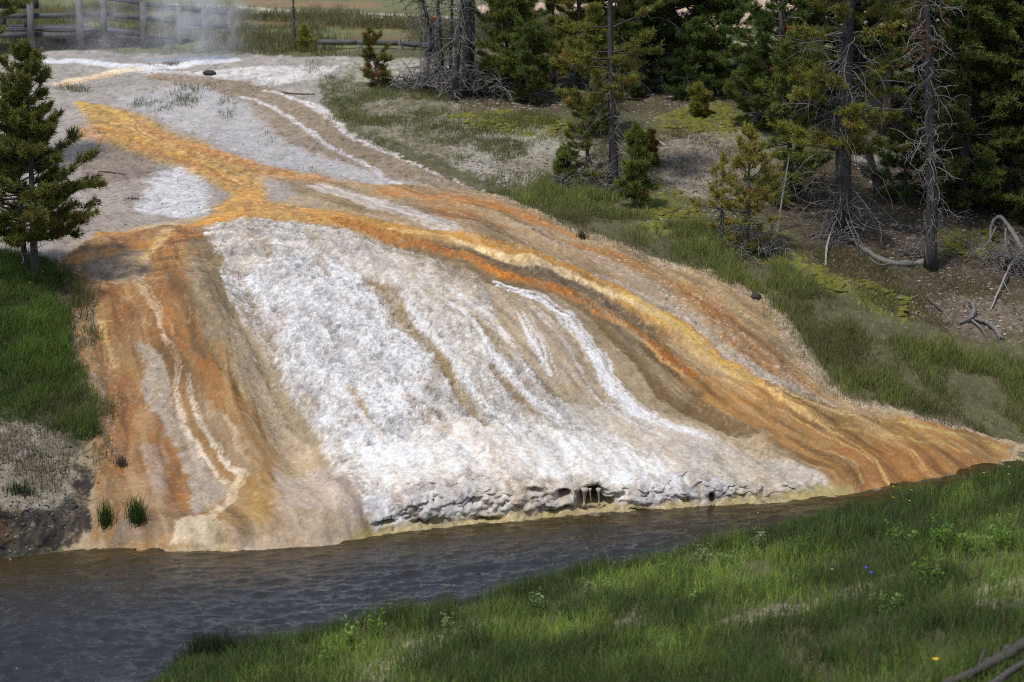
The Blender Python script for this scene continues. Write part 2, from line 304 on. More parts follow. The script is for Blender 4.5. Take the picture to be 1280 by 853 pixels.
lay(poly_mask([(240, 480), (272, 510), (310, 570), (325, 600), (300, 590), (262, 540)], .12, .2), (166, 136, 108), .9)
lay(poly_mask([(206, 382), (222, 386), (226, 416), (214, 418), (206, 402)], .06, .12), (206, 120, 46), .85, wet=.85)
lay(line_mask([(258, 428), (284, 462), (312, 510), (338, 552)], [.07, .1, .1, .06], .5), (122, 92, 52), .9, dz=-.06)  # shaded crease right of the rust lobe, its shade painted into the colour
for pts, w_, c in [([(222, 462), (224, 500), (236, 540), (258, 570), (284, 602)], [.03, .05, .06, .06, .05], (226, 206, 180)),
                   ([(236, 468), (246, 510), (258, 536), (282, 570), (308, 598)], [.03, .04, .06, .09, .05], (228, 210, 186)),
                   ([(300, 592), (290, 612), (276, 634), (258, 652), (236, 672)], [.09, .1, .1, .14, .2], (216, 192, 158)),
                   ([(168, 352), (188, 372), (204, 396), (212, 410)], .06, (222, 190, 156)), ([(124, 400), (136, 424), (146, 460)], [.09, .06, .05], (218, 166, 110)),
                   ([(132, 402), (110, 402), (94, 404)], .05, (210, 160, 110)), ([(286, 520), (300, 560), (322, 586)], .04, (206, 170, 138)), ([(212, 416), (220, 440), (222, 470)], .04, (224, 186, 150))]:
    braid(pts, np.array(w_) * 1.2, c, .9, 5)
lay(poly_mask([(130, 600), (170, 600), (240, 655), (230, 690), (150, 692), (116, 660)], .2, .2), (160, 120, 84), .75)
lay(poly_mask([(170, 640), (240, 650), (220, 676), (130, 690), (140, 664)], .12, .1), (122, 92, 68), .8, wet=.6)
# --- tan slope between the rust and the white dome
lay(poly_mask([(292, 396), (330, 430), (372, 500), (420, 566), (470, 610), (478, 640), (450, 664), (480, 672), (400, 690), (352, 668), (338, 626), (362, 596), (336, 524), (300, 470)], .2, .3), (176, 152, 126), .95, crust=.4)
lay(poly_mask([(345, 590), (420, 580), (476, 612), (474, 650), (420, 652), (352, 640)], .15, .15), (184, 166, 152), .9)
lay(poly_mask([(212, 690), (216, 666), (256, 650), (290, 656), (298, 692)], .1, .1), (206, 186, 156), .9)
lay(poly_mask([(286, 660), (352, 650), (470, 660), (482, 676), (400, 690), (300, 693)], .12, .12), (182, 160, 138), .9)
lay(poly_mask([(296, 652), (340, 644), (372, 664), (330, 674), (298, 668)], .15, .15), (150, 118, 86), .75)
lay(line_mask([(326, 600), (324, 626), (330, 646)], [.18, .2, .2], .3), (180, 128, 70), .85)
lay(line_mask([(280, 660), (282, 690)], [.14, .16], .3), (160, 116, 80), .8)
# --- the white dome
DOME = [(252, 288), (300, 278), (360, 276), (430, 288), (500, 306), (552, 330), (590, 352), (640, 372), (690, 396), (740, 440), (770, 496), (830, 536), (900, 556), (980, 578), (1040, 606), (1000, 626), (860, 640), (640, 656), (480, 668), (446, 640), (440, 600), (400, 548), (366, 492), (330, 432), (296, 384), (282, 336)]
lay(poly_mask(DOME, .14, .35), (204, 197, 188), 1., crust=.9)
lay(poly_mask([(300, 350), (380, 320), (460, 350), (500, 400), (560, 470), (610, 530), (620, 560), (500, 590), (430, 560), (370, 480), (320, 410)], .4, .5), (222, 220, 220), .9, crust=1.)
lay(poly_mask([(440, 560), (560, 530), (680, 535), (780, 560), (860, 580), (850, 600), (760, 600), (600, 596), (490, 612), (448, 590)], .25, .3), (236, 231, 224), .9, crust=.6)
lay(poly_mask([(280, 290), (420, 290), (520, 322), (560, 350), (480, 340), (380, 312), (300, 330)], .3, .4), (204, 196, 188), .8)
# tan patches inside it
lay(poly_mask([(606, 352), (640, 366), (676, 396), (712, 420), (742, 462), (760, 506), (720, 516), (690, 500), (660, 470), (640, 440), (622, 400)], .12, .25), (158, 134, 106), .9, crust=.3, dz=-.04)
lay(poly_mask([(690, 372), (740, 400), (790, 450), (830, 500), (880, 534), (820, 526), (786, 492), (756, 440), (720, 404)], .12, .2), (160, 138, 112), .9, crust=.5)
lay(poly_mask([(700, 510), (800, 522), (900, 548), (1000, 580), (1040, 602), (900, 590), (800, 556), (720, 530)], .25, .3), (184, 173, 158), .8, crust=.4)
lay(poly_mask([(900, 556), (1000, 584), (1044, 606), (1000, 626), (880, 632), (860, 600)], .15, .2), (172, 160, 144), .9, crust=.6)
lay(poly_mask([(500, 312), (560, 330), (610, 356), (640, 378), (590, 372), (540, 350)], .15, .35), (160, 142, 122), .8, patchy=.6)
for pts, w_, c, dz in [([(462, 356), (486, 374), (506, 398), (524, 424), (546, 446), (566, 480), (584, 506), (606, 528)], [.2, .3, .2, .14, .12, .12, .12, .08], (166, 140, 108), -.05),
                       ([(528, 412), (546, 446), (562, 476), (578, 500)], [.04, .05, .06, .03], (128, 100, 70), -.04),
                       ([(436, 486), (448, 506), (462, 530), (480, 546)], [.1, .12, .12, .06], (182, 154, 120), 0),
                       ([(590, 398), (612, 422), (630, 448)], [.1, .18, .08], (150, 130, 102), -.04), ([(614, 464), (640, 494), (672, 516)], [.06, .14, .06], (146, 122, 94), -.04),
                       ([(400, 400), (420, 420), (428, 440)], .1, (180, 172, 164), -.03), ([(470, 300), (520, 320), (560, 330)], .1, (150, 134, 112), -.03),
                       ([(300, 400), (330, 460), (380, 540), (400, 566)], [.1, .14, .14, .08], (150, 128, 100), -.06),
                       ([(318, 380), (330, 420), (352, 450)], [.06, .1, .06], (146, 126, 100), -.03)]:
    lay(line_mask(pts, w_, .7), c, .85, dz=dz, patchy=.3)
for pts, w_ in [([(620, 352), (660, 368), (700, 392), (726, 424), (748, 456), (768, 494), (800, 520), (860, 546)], [.06, .12, .15, .14, .15, .16, .2, .15]),
                ([(596, 414), (616, 444), (638, 476), (672, 506), (700, 524)], [.06, .1, .1, .12, .12]), ([(650, 395), (668, 430), (684, 470)], [.04, .07, .04]),
                ([(560, 360), (600, 390), (640, 430), (660, 470)], [.06, .08, .06, .05])]:
    braid(pts, np.array(w_) * 1.25, (226, 224, 224), .85, 7, dz=.015)
# cliff and toe
lay(poly_mask([(446, 622), (520, 606), (600, 604), (600, 640), (540, 650), (480, 656)], .1, .1), (196, 194, 196), .8, crust=.9)
lay(poly_mask([(800, 585), (860, 590), (920, 600), (920, 628), (860, 634), (800, 636)], .1, .12), (192, 190, 194), .7, crust=.9)
band = (tf > -.08) & (xf > XC0 - .2) & (xf < XC1 + .3)
h_ = sstep(.20, .08, zf + .07 * edge_n + .05 * edge_f) * band
C[:] = C * (1 - .85 * h_[:, None]) + lin((172, 148, 98)).astype(F32) * .85 * h_[:, None]
# --- left bank
GL = [(-400, 318), (60, 318), (84, 350), (92, 420), (110, 480), (122, 540), (100, 560), (70, 560), (0, 552), (-400, 552)]
lay(poly_mask(GL, .12, .2), (52, 56, 32), 1., crust=.4, wet=0.)
lay(poly_mask([(-400, 520), (0, 520), (60, 528), (100, 556), (96, 590), (80, 640), (40, 652), (-400, 655)], .12, .25), (132, 122, 108), .9, crust=1.)
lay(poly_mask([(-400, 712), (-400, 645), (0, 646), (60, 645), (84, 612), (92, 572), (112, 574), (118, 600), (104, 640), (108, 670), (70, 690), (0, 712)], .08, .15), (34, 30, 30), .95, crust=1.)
lay(poly_mask([(-400, 712), (-400, 690), (0, 668), (22, 674), (10, 690)], .1, .2), (96, 66, 40), .7)
lay(poly_mask([(60, 318), (86, 330), (104, 352), (112, 420), (126, 470), (140, 530), (136, 580), (96, 580), (60, 500)], .1, .5), (84, 72, 46), .75, crust=.7, patchy=.9)
# --- right bank, grass soil and forest floor
EDGE = [(420, 66), (440, 72), (430, 100), (396, 108), (405, 132), (440, 165), (475, 182), (520, 205), (606, 242), (700, 280), (790, 310), (880, 340), (958, 372), (990, 412), (1008, 452), (1056, 490), (1150, 524), (1285, 548), (1700, 560), (1700, 60), (700, 60)]
lay(poly_mask(EDGE, .12, .35), (86, 80, 52), 1., crust=.5, wet=0.)
lay(line_mask([(620, 250), (700, 284), (790, 314), (880, 344), (955, 378), (988, 420), (1008, 460), (1056, 496), (1150, 528), (1262, 552)], [.08, .15, .2, .22, .25, .25, .25, .22, .2, .15], .7), (176, 152, 128), .8, crust=.8, patchy=.3)
lay(poly_mask([(556, 196), (620, 160), (680, 156), (740, 180), (730, 226), (660, 236), (610, 226)], .4, .7), (156, 150, 138), .9, crust=1.)
lay(poly_mask([(830, 170), (960, 152), (975, 206), (920, 250), (850, 246), (830, 210)], .4, .7), (140, 130, 118), .9, crust=1.)
lay(poly_mask([(1060, 182), (1120, 182), (1124, 216), (1064, 214)], .4, .5), (146, 140, 132), .9, crust=1.)
lay(poly_mask([(420, 72), (520, 72), (640, 96), (520, 104), (440, 100)], .4, .5), (178, 172, 160), .8, crust=.6, patchy=.4)
lay(poly_mask([(930, 240), (985, 300), (1030, 340), (1100, 386), (1180, 410), (1700, 440), (1700, 150), (1100, 200), (980, 200)], .5, .8), (74, 59, 46), .9, crust=.9)
lay(poly_mask([(1150, 360), (1290, 380), (1320, 420), (1230, 424), (1150, 392)], .4, .5), (112, 98, 84), .8, crust=1.)
lay(poly_mask([(400, 96), (440, 90), (540, 116), (600, 150), (560, 200), (480, 176), (430, 140)], .4, .8), (140, 132, 114), .7, crust=.9, patchy=.8)
lay(poly_mask([(620, 200), (760, 190), (820, 250), (760, 262), (680, 250)], .4, .8), (112, 104, 82), .7, crust=.9, patchy=.6)
lay(poly_mask([(560, 90), (700, 100), (900, 112), (960, 128), (800, 140), (640, 140), (540, 118)], .5, .6), (74, 60, 46), .8, crust=.8)
for pts in ([(560, 146), (640, 140), (720, 156), (700, 172), (600, 164)], [(826, 142), (900, 130), (950, 160), (900, 170), (830, 160)], [(1010, 330), (1070, 346), (1140, 372), (1130, 398), (1080, 392), (1020, 350)],
            [(790, 250), (850, 240), (880, 280), (820, 290)], [(1170, 290), (1240, 286), (1240, 320), (1180, 320)], [(960, 312), (1010, 318), (1010, 340), (960, 334)]):
    lay(poly_mask(pts, .3, .8), (118, 112, 40), .9, patchy=.9, dz=.03)
# --- near bank
nearm = (tf < 0) & ((yn(xf) - yf) > -.3)
g_ = np.clip(.5 + 1.4 * fbm(xf * .8, yf * .5, 4, 77), 0, 1)[:, None]
C[nearm] = (lin((62, 62, 34)) * (1 - g_) + lin((92, 84, 56)) * g_).astype(F32)[nearm]
def near_px(pts): 
    out = []
    for u, v in pts:
        d = ray(u, v); yy = np.arange(20, 42, .05); k = yy / d[1]; z = CAMZ + d[2] * k; h = land(d[0] * k, yy); i = np.argmax(z < h); out.append((d[0] * k[i], d[1] * k[i]))
    return out
BARE = [near_px(p) for p in ([(900, 778), (960, 758), (1030, 746), (1100, 722), (1136, 718), (1110, 738), (1040, 760), (980, 774), (920, 788)], [(440, 836), (520, 800), (620, 770), (640, 776), (560, 810), (470, 848)],
                             [(750, 778), (790, 764), (812, 770), (780, 784)], [(1200, 740), (1290, 720), (1300, 760), (1230, 770)])]
for p in BARE: lay(poly_mask(p, .2, .3, px=False), (150, 138, 116), .9, crust=1.)
bed = (tf < 0) & ((yn(xf) - yf) <= -.3)
C[bed] = lin((70, 62, 46))
# --- flow streaks that fan out from the head of the dome
onm = (sstep(.15, .35, CR + WET) * (tf > 0) * (tf < 22)).astype(F32)
inM = np.zeros(N, F32)
for p in (DOME, LEFT, [(340, 224), (606, 243), (790, 312), (955, 376), (1010, 460), (1150, 530), (1262, 552), (1225, 600), (1050, 626), (640, 320), (420, 262)], [(292, 396), (470, 610), (480, 672), (400, 690), (338, 626)]):
    i, m = poly_mask(p, .3, .2); inM[i] = np.maximum(inM[i], m)
fac = 1 + inM * (.24 * st1 + .24 * st2)
C *= fac[:, None]
# warm dirt and bleached crust in the dome, seen as blotches and flow lines
w1 = inM * CR * (.75 + .5 * sstep(-3, 1.5, xf)) * np.clip(st1 * 1.7 + .9 * st2 + .7 * fbm(xf * 1.2, yf * .9, 4, 93) + .02, 0, .72)
C[:] = C * (1 - w1[:, None]) + lin((154, 140, 120)).astype(F32) * w1[:, None]
gr = fbm(xf * 8, yf * 6, 4, 94, .75); gr2 = fbm(xf * 26, yf * 18, 2, 95, .8)
gra = fbm(th * 300, rr * 3.0, 3, 97, .75); gr = gr * (1 - .15 * inM) + gra * .22 * inM
var_ = .35 + 1.1 * sstep(-.25, .35, fbm(xf * .55, yf * .45, 3, 98))
mot = fbm(xf * 2.3, yf * 2., 4, 96, .65)
C *= (1 + (.16 + .16 * CR) * gr + (.10 + .14 * CR) * gr2 + (.16 + .1 * (1 - inM)) * mot)[:, None]
blot = sstep(.06, .2, fbm(xf * 4.2, yf * 3.4, 5, 120, .8) + .12 * gra - .12 * (1 - var_)) * CR * inM
C[:] = C + (lin((146, 142, 140)).astype(F32) * C.mean(1, keepdims=True) / .45 - C) * (.6 * np.clip(var_, 0, 1) * blot)[:, None]
fle = sstep(.05, .16, fbm(th * 60, rr * .7, 4, 121, .7) - .12) * CR * inM
C[:] = C + (lin((150, 128, 102)).astype(F32) - C) * (.5 * fle)[:, None]
crack = sstep(.045, .0, np.abs(fbm(xf * 1.7, yf * 1.5, 4, 122, .7))) * sstep(.0, .3, fbm(xf * .6 + 9, yf * .5, 2, 123)) * CR * inM; C *= (1 - .5 * crack)[:, None]
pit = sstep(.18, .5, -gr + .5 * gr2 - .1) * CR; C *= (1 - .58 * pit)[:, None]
chip = sstep(.42, .62, gr2 + .4 * gr) * CR * (tf > .1) * (.25 + .75 * inM); C[:] = C + (lin((226, 222, 216)).astype(F32) - C) * (.55 * chip)[:, None]
w2 = inM * (1 - CR) * np.clip(st2 * 1.2 + st1 - .32, 0, .36); C[:] = C * (1 - w2[:, None]) + lin((196, 164, 124)).astype(F32) * w2[:, None]
w3 = inM * (1 - CR) * np.clip(-st2 * 1.3 - .8 * st1 - .1, 0, .5); C[:] = C * (1 - .75 * w3[:, None])
rl = np.clip(1 - np.abs(fbm(th * 70, rr * .22, 3, 130, .55)) / .035, 0, 1) * sstep(-.05, .3, fbm(xf * .9, yf * .6, 3, 131)) * inM
rl2 = np.clip(1 - np.abs(fbm(th * 110 + 7, rr * .3, 3, 132, .55)) / .045, 0, 1) * sstep(.0, .3, fbm(xf * .8 + 5, yf * .7, 3, 133)) * inM
k_ = (rl * (1 - .8 * CR) * .55)[:, None]; C[:] = C * (1 - k_) + lin((212, 176, 132)).astype(F32) * k_
k_ = (rl2 * (.35 + .25 * CR))[:, None]; C[:] = C * (1 - k_) + (C * .45 + lin((110, 84, 56)).astype(F32) * .2) * k_
# the long runnels of the dome, freshest of all its stains
for pts, w_, c in [([(468, 358), (490, 376), (510, 402), (530, 428), (552, 456), (572, 486), (590, 512), (610, 532)], [.12, .14, .1, .09, .09, .1, .08, .05], (150, 122, 86)),
                   ([(440, 484), (452, 510), (466, 534), (484, 552)], [.06, .08, .08, .04], (172, 140, 102)), ([(586, 394), (606, 416), (624, 442), (640, 456)], [.08, .14, .12, .05], (140, 118, 88)),
                   ([(614, 462), (636, 488), (664, 512), (690, 528)], [.06, .12, .1, .04], (140, 114, 84)), ([(690, 400), (724, 440), (744, 480), (770, 512)], [.06, .1, .1, .06], (142, 118, 90)),
                   ([(640, 380), (668, 416), (684, 452), (704, 490)], [.06, .08, .1, .05], (146, 122, 94)), ([(300, 372), (322, 424), (352, 480), (388, 536)], [.06, .09, .1, .05], (150, 130, 104)),
                   ([(540, 336), (584, 352), (612, 368)], [.06, .1, .05], (142, 124, 102))]:
    lay(line_mask(pts, w_, .9), c, .8, patchy=.3)
for pts, w_ in [([(500, 372), (524, 402), (548, 432), (574, 466), (600, 504), (640, 534)], [.05, .08, .09, .09, .1, .08]), ([(560, 372), (590, 404), (612, 436), (634, 470), (664, 504), (704, 526)], [.06, .09, .1, .1, .12, .1]),
                ([(624, 356), (672, 374), (712, 402), (738, 436), (760, 474), (786, 508), (840, 538), (890, 556)], [.05, .1, .14, .13, .15, .17, .17, .1]), ([(660, 398), (676, 436), (690, 474)], [.03, .06, .03]), ([(420, 470), (450, 520), (490, 560), (540, 580)], [.08, .1, .12, .1])]:
    braid(pts, np.array(w_) * 1.2, (222, 220, 218), .72, 6, 77)
terr = inM * sstep(-4.0, -5.0, xf) * sstep(7.4, 8.8, tf) * (1 - sstep(11.8, 12.6, tf)); C *= (1 + .55 * terr * fbm(xf * 1.1, yf * 10, 3, 141, .6))[:, None]
leftm = np.zeros(N, F32); i, m = poly_mask(LEFT, .3, .2); leftm[i] = m; C[:] = C * (1 - .16 * leftm * (1 - .5 * CR))[:, None]
mx = C.max(1); sat = (mx - C.min(1)) / (mx + 1e-5); sat = sstep(.3, .95, sat)
C[:, 0] *= 1 - .15 * sat; C[:, 1] *= 1 - .015 * sat; C[:, 2] *= 1 - .16 * sat
C[:] = np.clip(C, .004, .72)

# ------------------------------------------------------------------ relief
rel = DZ.copy()
rel += inM * (.085 * (1 - np.abs(fbm(th * 24, rr * .16, 2, 101))) ** 2 + .035 * st1 + .016 * st2) * sstep(.1, .9, tf)
rel += inM * .05 * fbm(xf * 1.1, yf * .8, 3, 103)
rel -= inM * (.02 * rl2 + .012 * rl) * sstep(.3, 1, tf)
rim = (1 - np.abs(fbm(th * 55, rr * 5., 3, 108, .6))) ** 3; rel += inM * (1 - .5 * CR) * .022 * rim * sstep(.4, 1.2, tf)
terr = inM * sstep(-4.2, -5.2, xf) * sstep(8.4, 9.6, tf) * (1 - sstep(11.5, 12.5, tf))
rel += terr * .045 * np.abs(fbm(xf * .9, yf * 8, 2, 104))
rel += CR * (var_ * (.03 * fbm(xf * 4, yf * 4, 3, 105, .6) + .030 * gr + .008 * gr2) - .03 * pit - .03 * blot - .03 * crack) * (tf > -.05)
land_r = (1 - inM) * (tf > .2) * sstep(.2, 1.5, tf)
rel += land_r * (.06 * fbm(xf * .9, yf * .9, 4, 106))
rel += nearm * .05 * fbm(xf * 1.3, yf * 1.3, 4, 107)
xf2, yf2 = xf.copy(), yf.copy()
# rocky cliff at the toe: ledges, overhang and hollows
cw = (sstep(XC0 - .2, XC0 + .8, xf) * (1 - sstep(XC1 - 1.0, XC1 + .2, xf)) * (tf > -.05) * (1 - sstep(.5, 1.3, tf))).astype(F32)
cz = zf / .6
blk = fbm(xf * 2.2, cz * 1.6 + xf * .3, 3, 110, .6); crk = np.abs(fbm(xf * 2.6, cz * 2.5, 3, 111, .6))
yf2 += cw * sstep(.03, .25, zf) * (.10 * blk + .08 * fbm(xf * 7, zf * 11, 3, 113, .7) - .12 * np.sin(np.clip(zf / .62, 0, 1.2) * 2.6) + .07 * sstep(.08, 0, crk) + .05 * gr)
rel += cw * .06 * fbm(xf * 5, yf * 5, 3, 112)
def hollow(u, v, wx_, hz, depth):
    x0, y0 = P0(u, v); z0 = at_y(u, v, ys(x0) + .25)[2]
    g = np.exp(-np.abs((xf - x0) / wx_) ** 3 - np.abs((zf - z0) / hz) ** 3) * (tf > 0) * (tf < 1.3)
    yf2[:] += depth * g
for h in [(738, 623, .2, .15, 1.1), (705, 618, .12, .07, .5), (755, 628, .14, .06, .5), (592, 626, 0.132, .05, .18), (668, 616, 0.12, .04, .18), (890, 620, .05, .07, .4), (530, 650, 0.18, .03, .18), (800, 634, 0.18, .03, .18), (610, 646, 0.21, .03, .18), (700, 634, 0.24, .03, .18), (480, 652, .15, .03, .3)]: hollow(*h)
lf = ((1 - sstep(-8.3, -7.3, xf)) * (tf > 0) * (1 - sstep(.6, 1.4, tf))).astype(F32)
yf2 += lf * .2 * fbm(xf * 3, zf * 4, 3, 115)
zf2 = zf + rel
Zg = zf2.reshape(NT, NX)
def H(x, y):
    """height of the finished ground"""
    x = np.asarray(x, float); y = np.asarray(y, float); t = y - ys(x)
    i = np.clip(np.searchsorted(gx, x) - 1, 0, NX - 2); j = np.clip(np.searchsorted(gt, t) - 1, 0, NT - 2)
    a = np.clip((x - gx[i]) / (gx[i + 1] - gx[i]), 0, 1); b = np.clip((t - gt[j]) / (gt[j + 1] - gt[j]), 0, 1)
    return (Zg[j, i] * (1 - a) + Zg[j, i + 1] * a) * (1 - b) + (Zg[j + 1, i] * (1 - a) + Zg[j + 1, i + 1] * a) * b
def G(u, v, near=False):
    x, y = near_px([(u, v)])[0] if near else P0(u, v)
    return Vector((x, y, float(H(x, y))))
def ppm(p):   # photo pixels per metre at a point
    return FPX / (p[1] * cp - (p[2] - CAMZ) * sp_)

# ------------------------------------------------------------------ mesh and material helpers
def mesh_np(name, V, faces, mat, parent=None, colors=None, smooth=False, flat_idx=None):
    """faces: (n,k) array, or list of such arrays"""
    me = bpy.data.meshes.new(name)
    fl = faces if isinstance(faces, list) else [faces]
    fl = [np.asarray(f, np.int32) for f in fl if len(f)]
    V = np.asarray(V, F32).reshape(-1, 3)
    me.vertices.add(len(V)); me.vertices.foreach_set("co", V.ravel())
    idx = np.concatenate([f.ravel() for f in fl]); tot = np.concatenate([np.full(len(f), f.shape[1], np.int32) for f in fl])
    me.loops.add(len(idx)); me.loops.foreach_set("vertex_index", idx)
    me.polygons.add(len(tot)); st = np.zeros(len(tot), np.int32); st[1:] = np.cumsum(tot)[:-1]
    me.polygons.foreach_set("loop_start", st); me.polygons.foreach_set("loop_total", tot)
    if smooth: me.polygons.foreach_set("use_smooth", np.ones(len(tot), bool))
    me.update(calc_edges=True)
    if colors is not None:
        for an, arr in colors.items():
            at = me.attributes.new(an, 'FLOAT_COLOR', 'POINT')
            if arr.shape[1] == 3: arr = np.concatenate([arr, np.ones((len(arr), 1), F32)], 1)
            at.data.foreach_set("color", arr.astype(F32).ravel())
    me.materials.append(mat)
    o = bpy.data.objects.new(name, me); COL.objects.link(o)
    if parent is not None: o.parent = parent
    return o
def tag(o, label=None, cat=None, group=None, kind=None):
    if label: o["label"] = label
    if cat: o["category"] = cat
    if group: o["group"] = group
    if kind: o["kind"] = kind
    return o
def empty(name, loc, label, cat, group=None, rz=0):
    o = bpy.data.objects.new(name, None); COL.objects.link(o); o.location = loc; o.rotation_euler = (0, 0, rz); o.empty_display_size = .2
    return tag(o, label, cat, group)

class Nodes:
    def __init__(s, name):
        s.m = bpy.data.materials.new(name); s.m.use_nodes = True; s.t = s.m.node_tree; s.t.nodes.clear()
        s.out = s.n('ShaderNodeOutputMaterial')
    def n(s, t, **k):
        x = s.t.nodes.new(t)
        for a, b in k.items():
            if a.startswith('i_'): x.inputs[a[2:].replace('_', ' ')].default_value = b
            else: setattr(x, a, b)
        return x
    def l(s, a, b): s.t.links.new(a, b)
    def coords(s): return s.n('ShaderNodeTexCoord').outputs['Object']
    def noise(s, vec, scale, detail=4, rough=.6, dist=0.):
        x = s.n('ShaderNodeTexNoise'); x.inputs['Scale'].default_value = scale; x.inputs['Detail'].default_value = detail; x.inputs['Roughness'].default_value = rough; x.inputs['Distortion'].default_value = dist
        s.l(vec, x.inputs['Vector']); return x.outputs['Fac']
    def math(s, op, a, b=None, c=None):
        x = s.n('ShaderNodeMath', operation=op)
        for i, q in enumerate((a, b, c)):
            if q is None: continue
            if isinstance(q, (int, float)): x.inputs[i].default_value = q
            else: s.l(q, x.inputs[i])
        return x.outputs[0]
    def ramp(s, fac, stops):
        x = s.n('ShaderNodeValToRGB'); e = x.color_ramp.elements
        while len(e) < len(stops): e.new(.5)
        for k, (p, c) in enumerate(stops): e[k].position = p; e[k].color = (*c, 1)
        s.l(fac, x.inputs[0]); return x.outputs[0]
    def mul(s, col, fac):
        x = s.n('ShaderNodeMix', data_type='RGBA', blend_type='MULTIPLY'); x.inputs[0].default_value = 1
        s.l(col, x.inputs[6]); s.l(fac, x.inputs[7]); return x.outputs[2]

def ground_mat():
    N_ = Nodes("ground"); co = N_.coords()
    a = N_.n('ShaderNodeAttribute', attribute_name="Col"); b = N_.n('ShaderNodeAttribute', attribute_name="Surf")
    sep = N_.n('ShaderNodeSeparateColor'); N_.l(b.outputs['Color'], sep.inputs[0]); crust, wet, var = sep.outputs[0], sep.outputs[1], sep.outputs[2]
    n1 = N_.noise(co, 11, 6, .68); n2 = N_.noise(co, 40, 2, .6)
    v = N_.n('ShaderNodeTexVoronoi'); v.inputs['Scale'].default_value = 17; N_.l(co, v.inputs['Vector'])
    k = N_.math('MULTIPLY_ADD', n1, 1.5, .25); k2 = N_.math('MULTIPLY_ADD', n2, .6, .7)
    kk = N_.math('MULTIPLY', k, k2)
    cr = N_.math('MULTIPLY_ADD', crust, .5, .5)
    kk = N_.math('ADD', N_.math('MULTIPLY', N_.math('SUBTRACT', kk, 1.0), cr), 1.0)
    n3 = N_.noise(co, 9, 8, .82); g3 = N_.math('MULTIPLY_ADD', N_.math('SUBTRACT', n3, .47), 9., .5); g3.node.use_clamp = True
    g3 = N_.math('MULTIPLY_ADD', g3, .30, .74); kk = N_.math('MULTIPLY', kk, N_.math('ADD', N_.math('MULTIPLY', N_.math('SUBTRACT', g3, 1.), N_.math('MULTIPLY', N_.math('MULTIPLY_ADD', crust, .8, .2), var)), 1.))
    col = N_.mul(a.outputs['Color'], kk)
    p = N_.n('ShaderNodeBsdfPrincipled'); N_.l(col, p.inputs['Base Color'])
    N_.l(N_.math('SUBTRACT', .92, N_.math('MULTIPLY', wet, .6)), p.inputs['Roughness'])
    p.inputs['Specular IOR Level'].default_value = .45
    h = N_.math('ADD', N_.math('MULTIPLY', n1, .6), N_.math('ADD', N_.math('MULTIPLY', n2, .3), N_.math('MULTIPLY', v.outputs['Distance'], .5)))
    h = N_.math('MULTIPLY', h, N_.math('MULTIPLY', N_.math('MULTIPLY_ADD', crust, .8, .3), N_.math('MULTIPLY_ADD', var, 1.1, .25)))
    bp = N_.n('ShaderNodeBump'); bp.inputs['Strength'].default_value = .8; bp.inputs['Distance'].default_value = .04
    N_.l(h, bp.inputs['Height']); N_.l(bp.outputs[0], p.inputs['Normal']); N_.l(p.outputs[0], N_.out.inputs[0])
    return N_.m
def leafy_mat(name, trans=.3, rough=.65, spec=.2):
    N_ = Nodes(name); a = N_.n('ShaderNodeAttribute', attribute_name="Col")
    p = N_.n('ShaderNodeBsdfPrincipled'); N_.l(a.outputs['Color'], p.inputs['Base Color']); p.inputs['Roughness'].default_value = rough; p.inputs['Specular IOR Level'].default_value = spec
    t = N_.n('ShaderNodeBsdfTranslucent'); N_.l(a.outputs['Color'], t.inputs['Color'])
    m = N_.n('ShaderNodeMixShader'); m.inputs[0].default_value = trans
    N_.l(p.outputs[0], m.inputs[1]); N_.l(t.outputs[0], m.inputs[2]); N_.l(m.outputs[0], N_.out.inputs[0]); return N_.m
def wood_mat(name, c0, c1, scale=6, stretch=(1, 1, .15), rough=.85, bump=.02):
    N_ = Nodes(name); co = N_.coords(); mp = N_.n('ShaderNodeMapping'); mp.inputs['Scale'].default_value = stretch; N_.l(co, mp.inputs[0])
    n1 = N_.noise(mp.outputs[0], scale * 4, 6, .7); n2 = N_.noise(co, scale * .5, 3)
    f = N_.math('ADD', N_.math('MULTIPLY', n1, .7), N_.math('MULTIPLY', n2, .3))
    col = N_.ramp(f, [(.3, c0), (.7, c1)])
    p = N_.n('ShaderNodeBsdfPrincipled'); N_.l(col, p.inputs['Base Color']); p.inputs['Roughness'].default_value = rough; p.inputs['Specular IOR Level'].default_value = .2
    b = N_.n('ShaderNodeBump'); b.inputs['Distance'].default_value = bump; b.inputs['Strength'].default_value = .8; N_.l(n1, b.inputs['Height']); N_.l(b.outputs[0], p.inputs['Normal'])
    N_.l(p.outputs[0], N_.out.inputs[0]); return N_.m
def plain(name, col, rough=.8, var=.25, scale=20):
    c = np.array(col)
    return wood_mat(name, tuple(c * (1 - var)), tuple(c * (1 + var)), scale, (1, 1, 1), rough, .005)

M_ground = ground_mat()
M_needle = leafy_mat("pine_needles", .25, .6, .25)
M_grass = leafy_mat("grass_blades", .42, .6, .25)
M_bark = wood_mat("bark", (.035, .03, .027), (.12, .105, .095), 5)
M_greybark = wood_mat("grey_bark", (.022, .02, .02), (.105, .097, .092), 9, (1, 1, .3), .9, .05)
M_dead = wood_mat("bleached_wood", (.16, .15, .145), (.42, .40, .38), 7)
M_twig = wood_mat("dead_twigs", (.085, .077, .072), (.25, .235, .222), 7)
M_plank = wood_mat("weathered_boards", (.05, .05, .055), (.15, .148, .155), 5, (.2, 1, 1))
M_post = wood_mat("weathered_posts", (.07, .07, .07), (.19, .187, .185), 5)

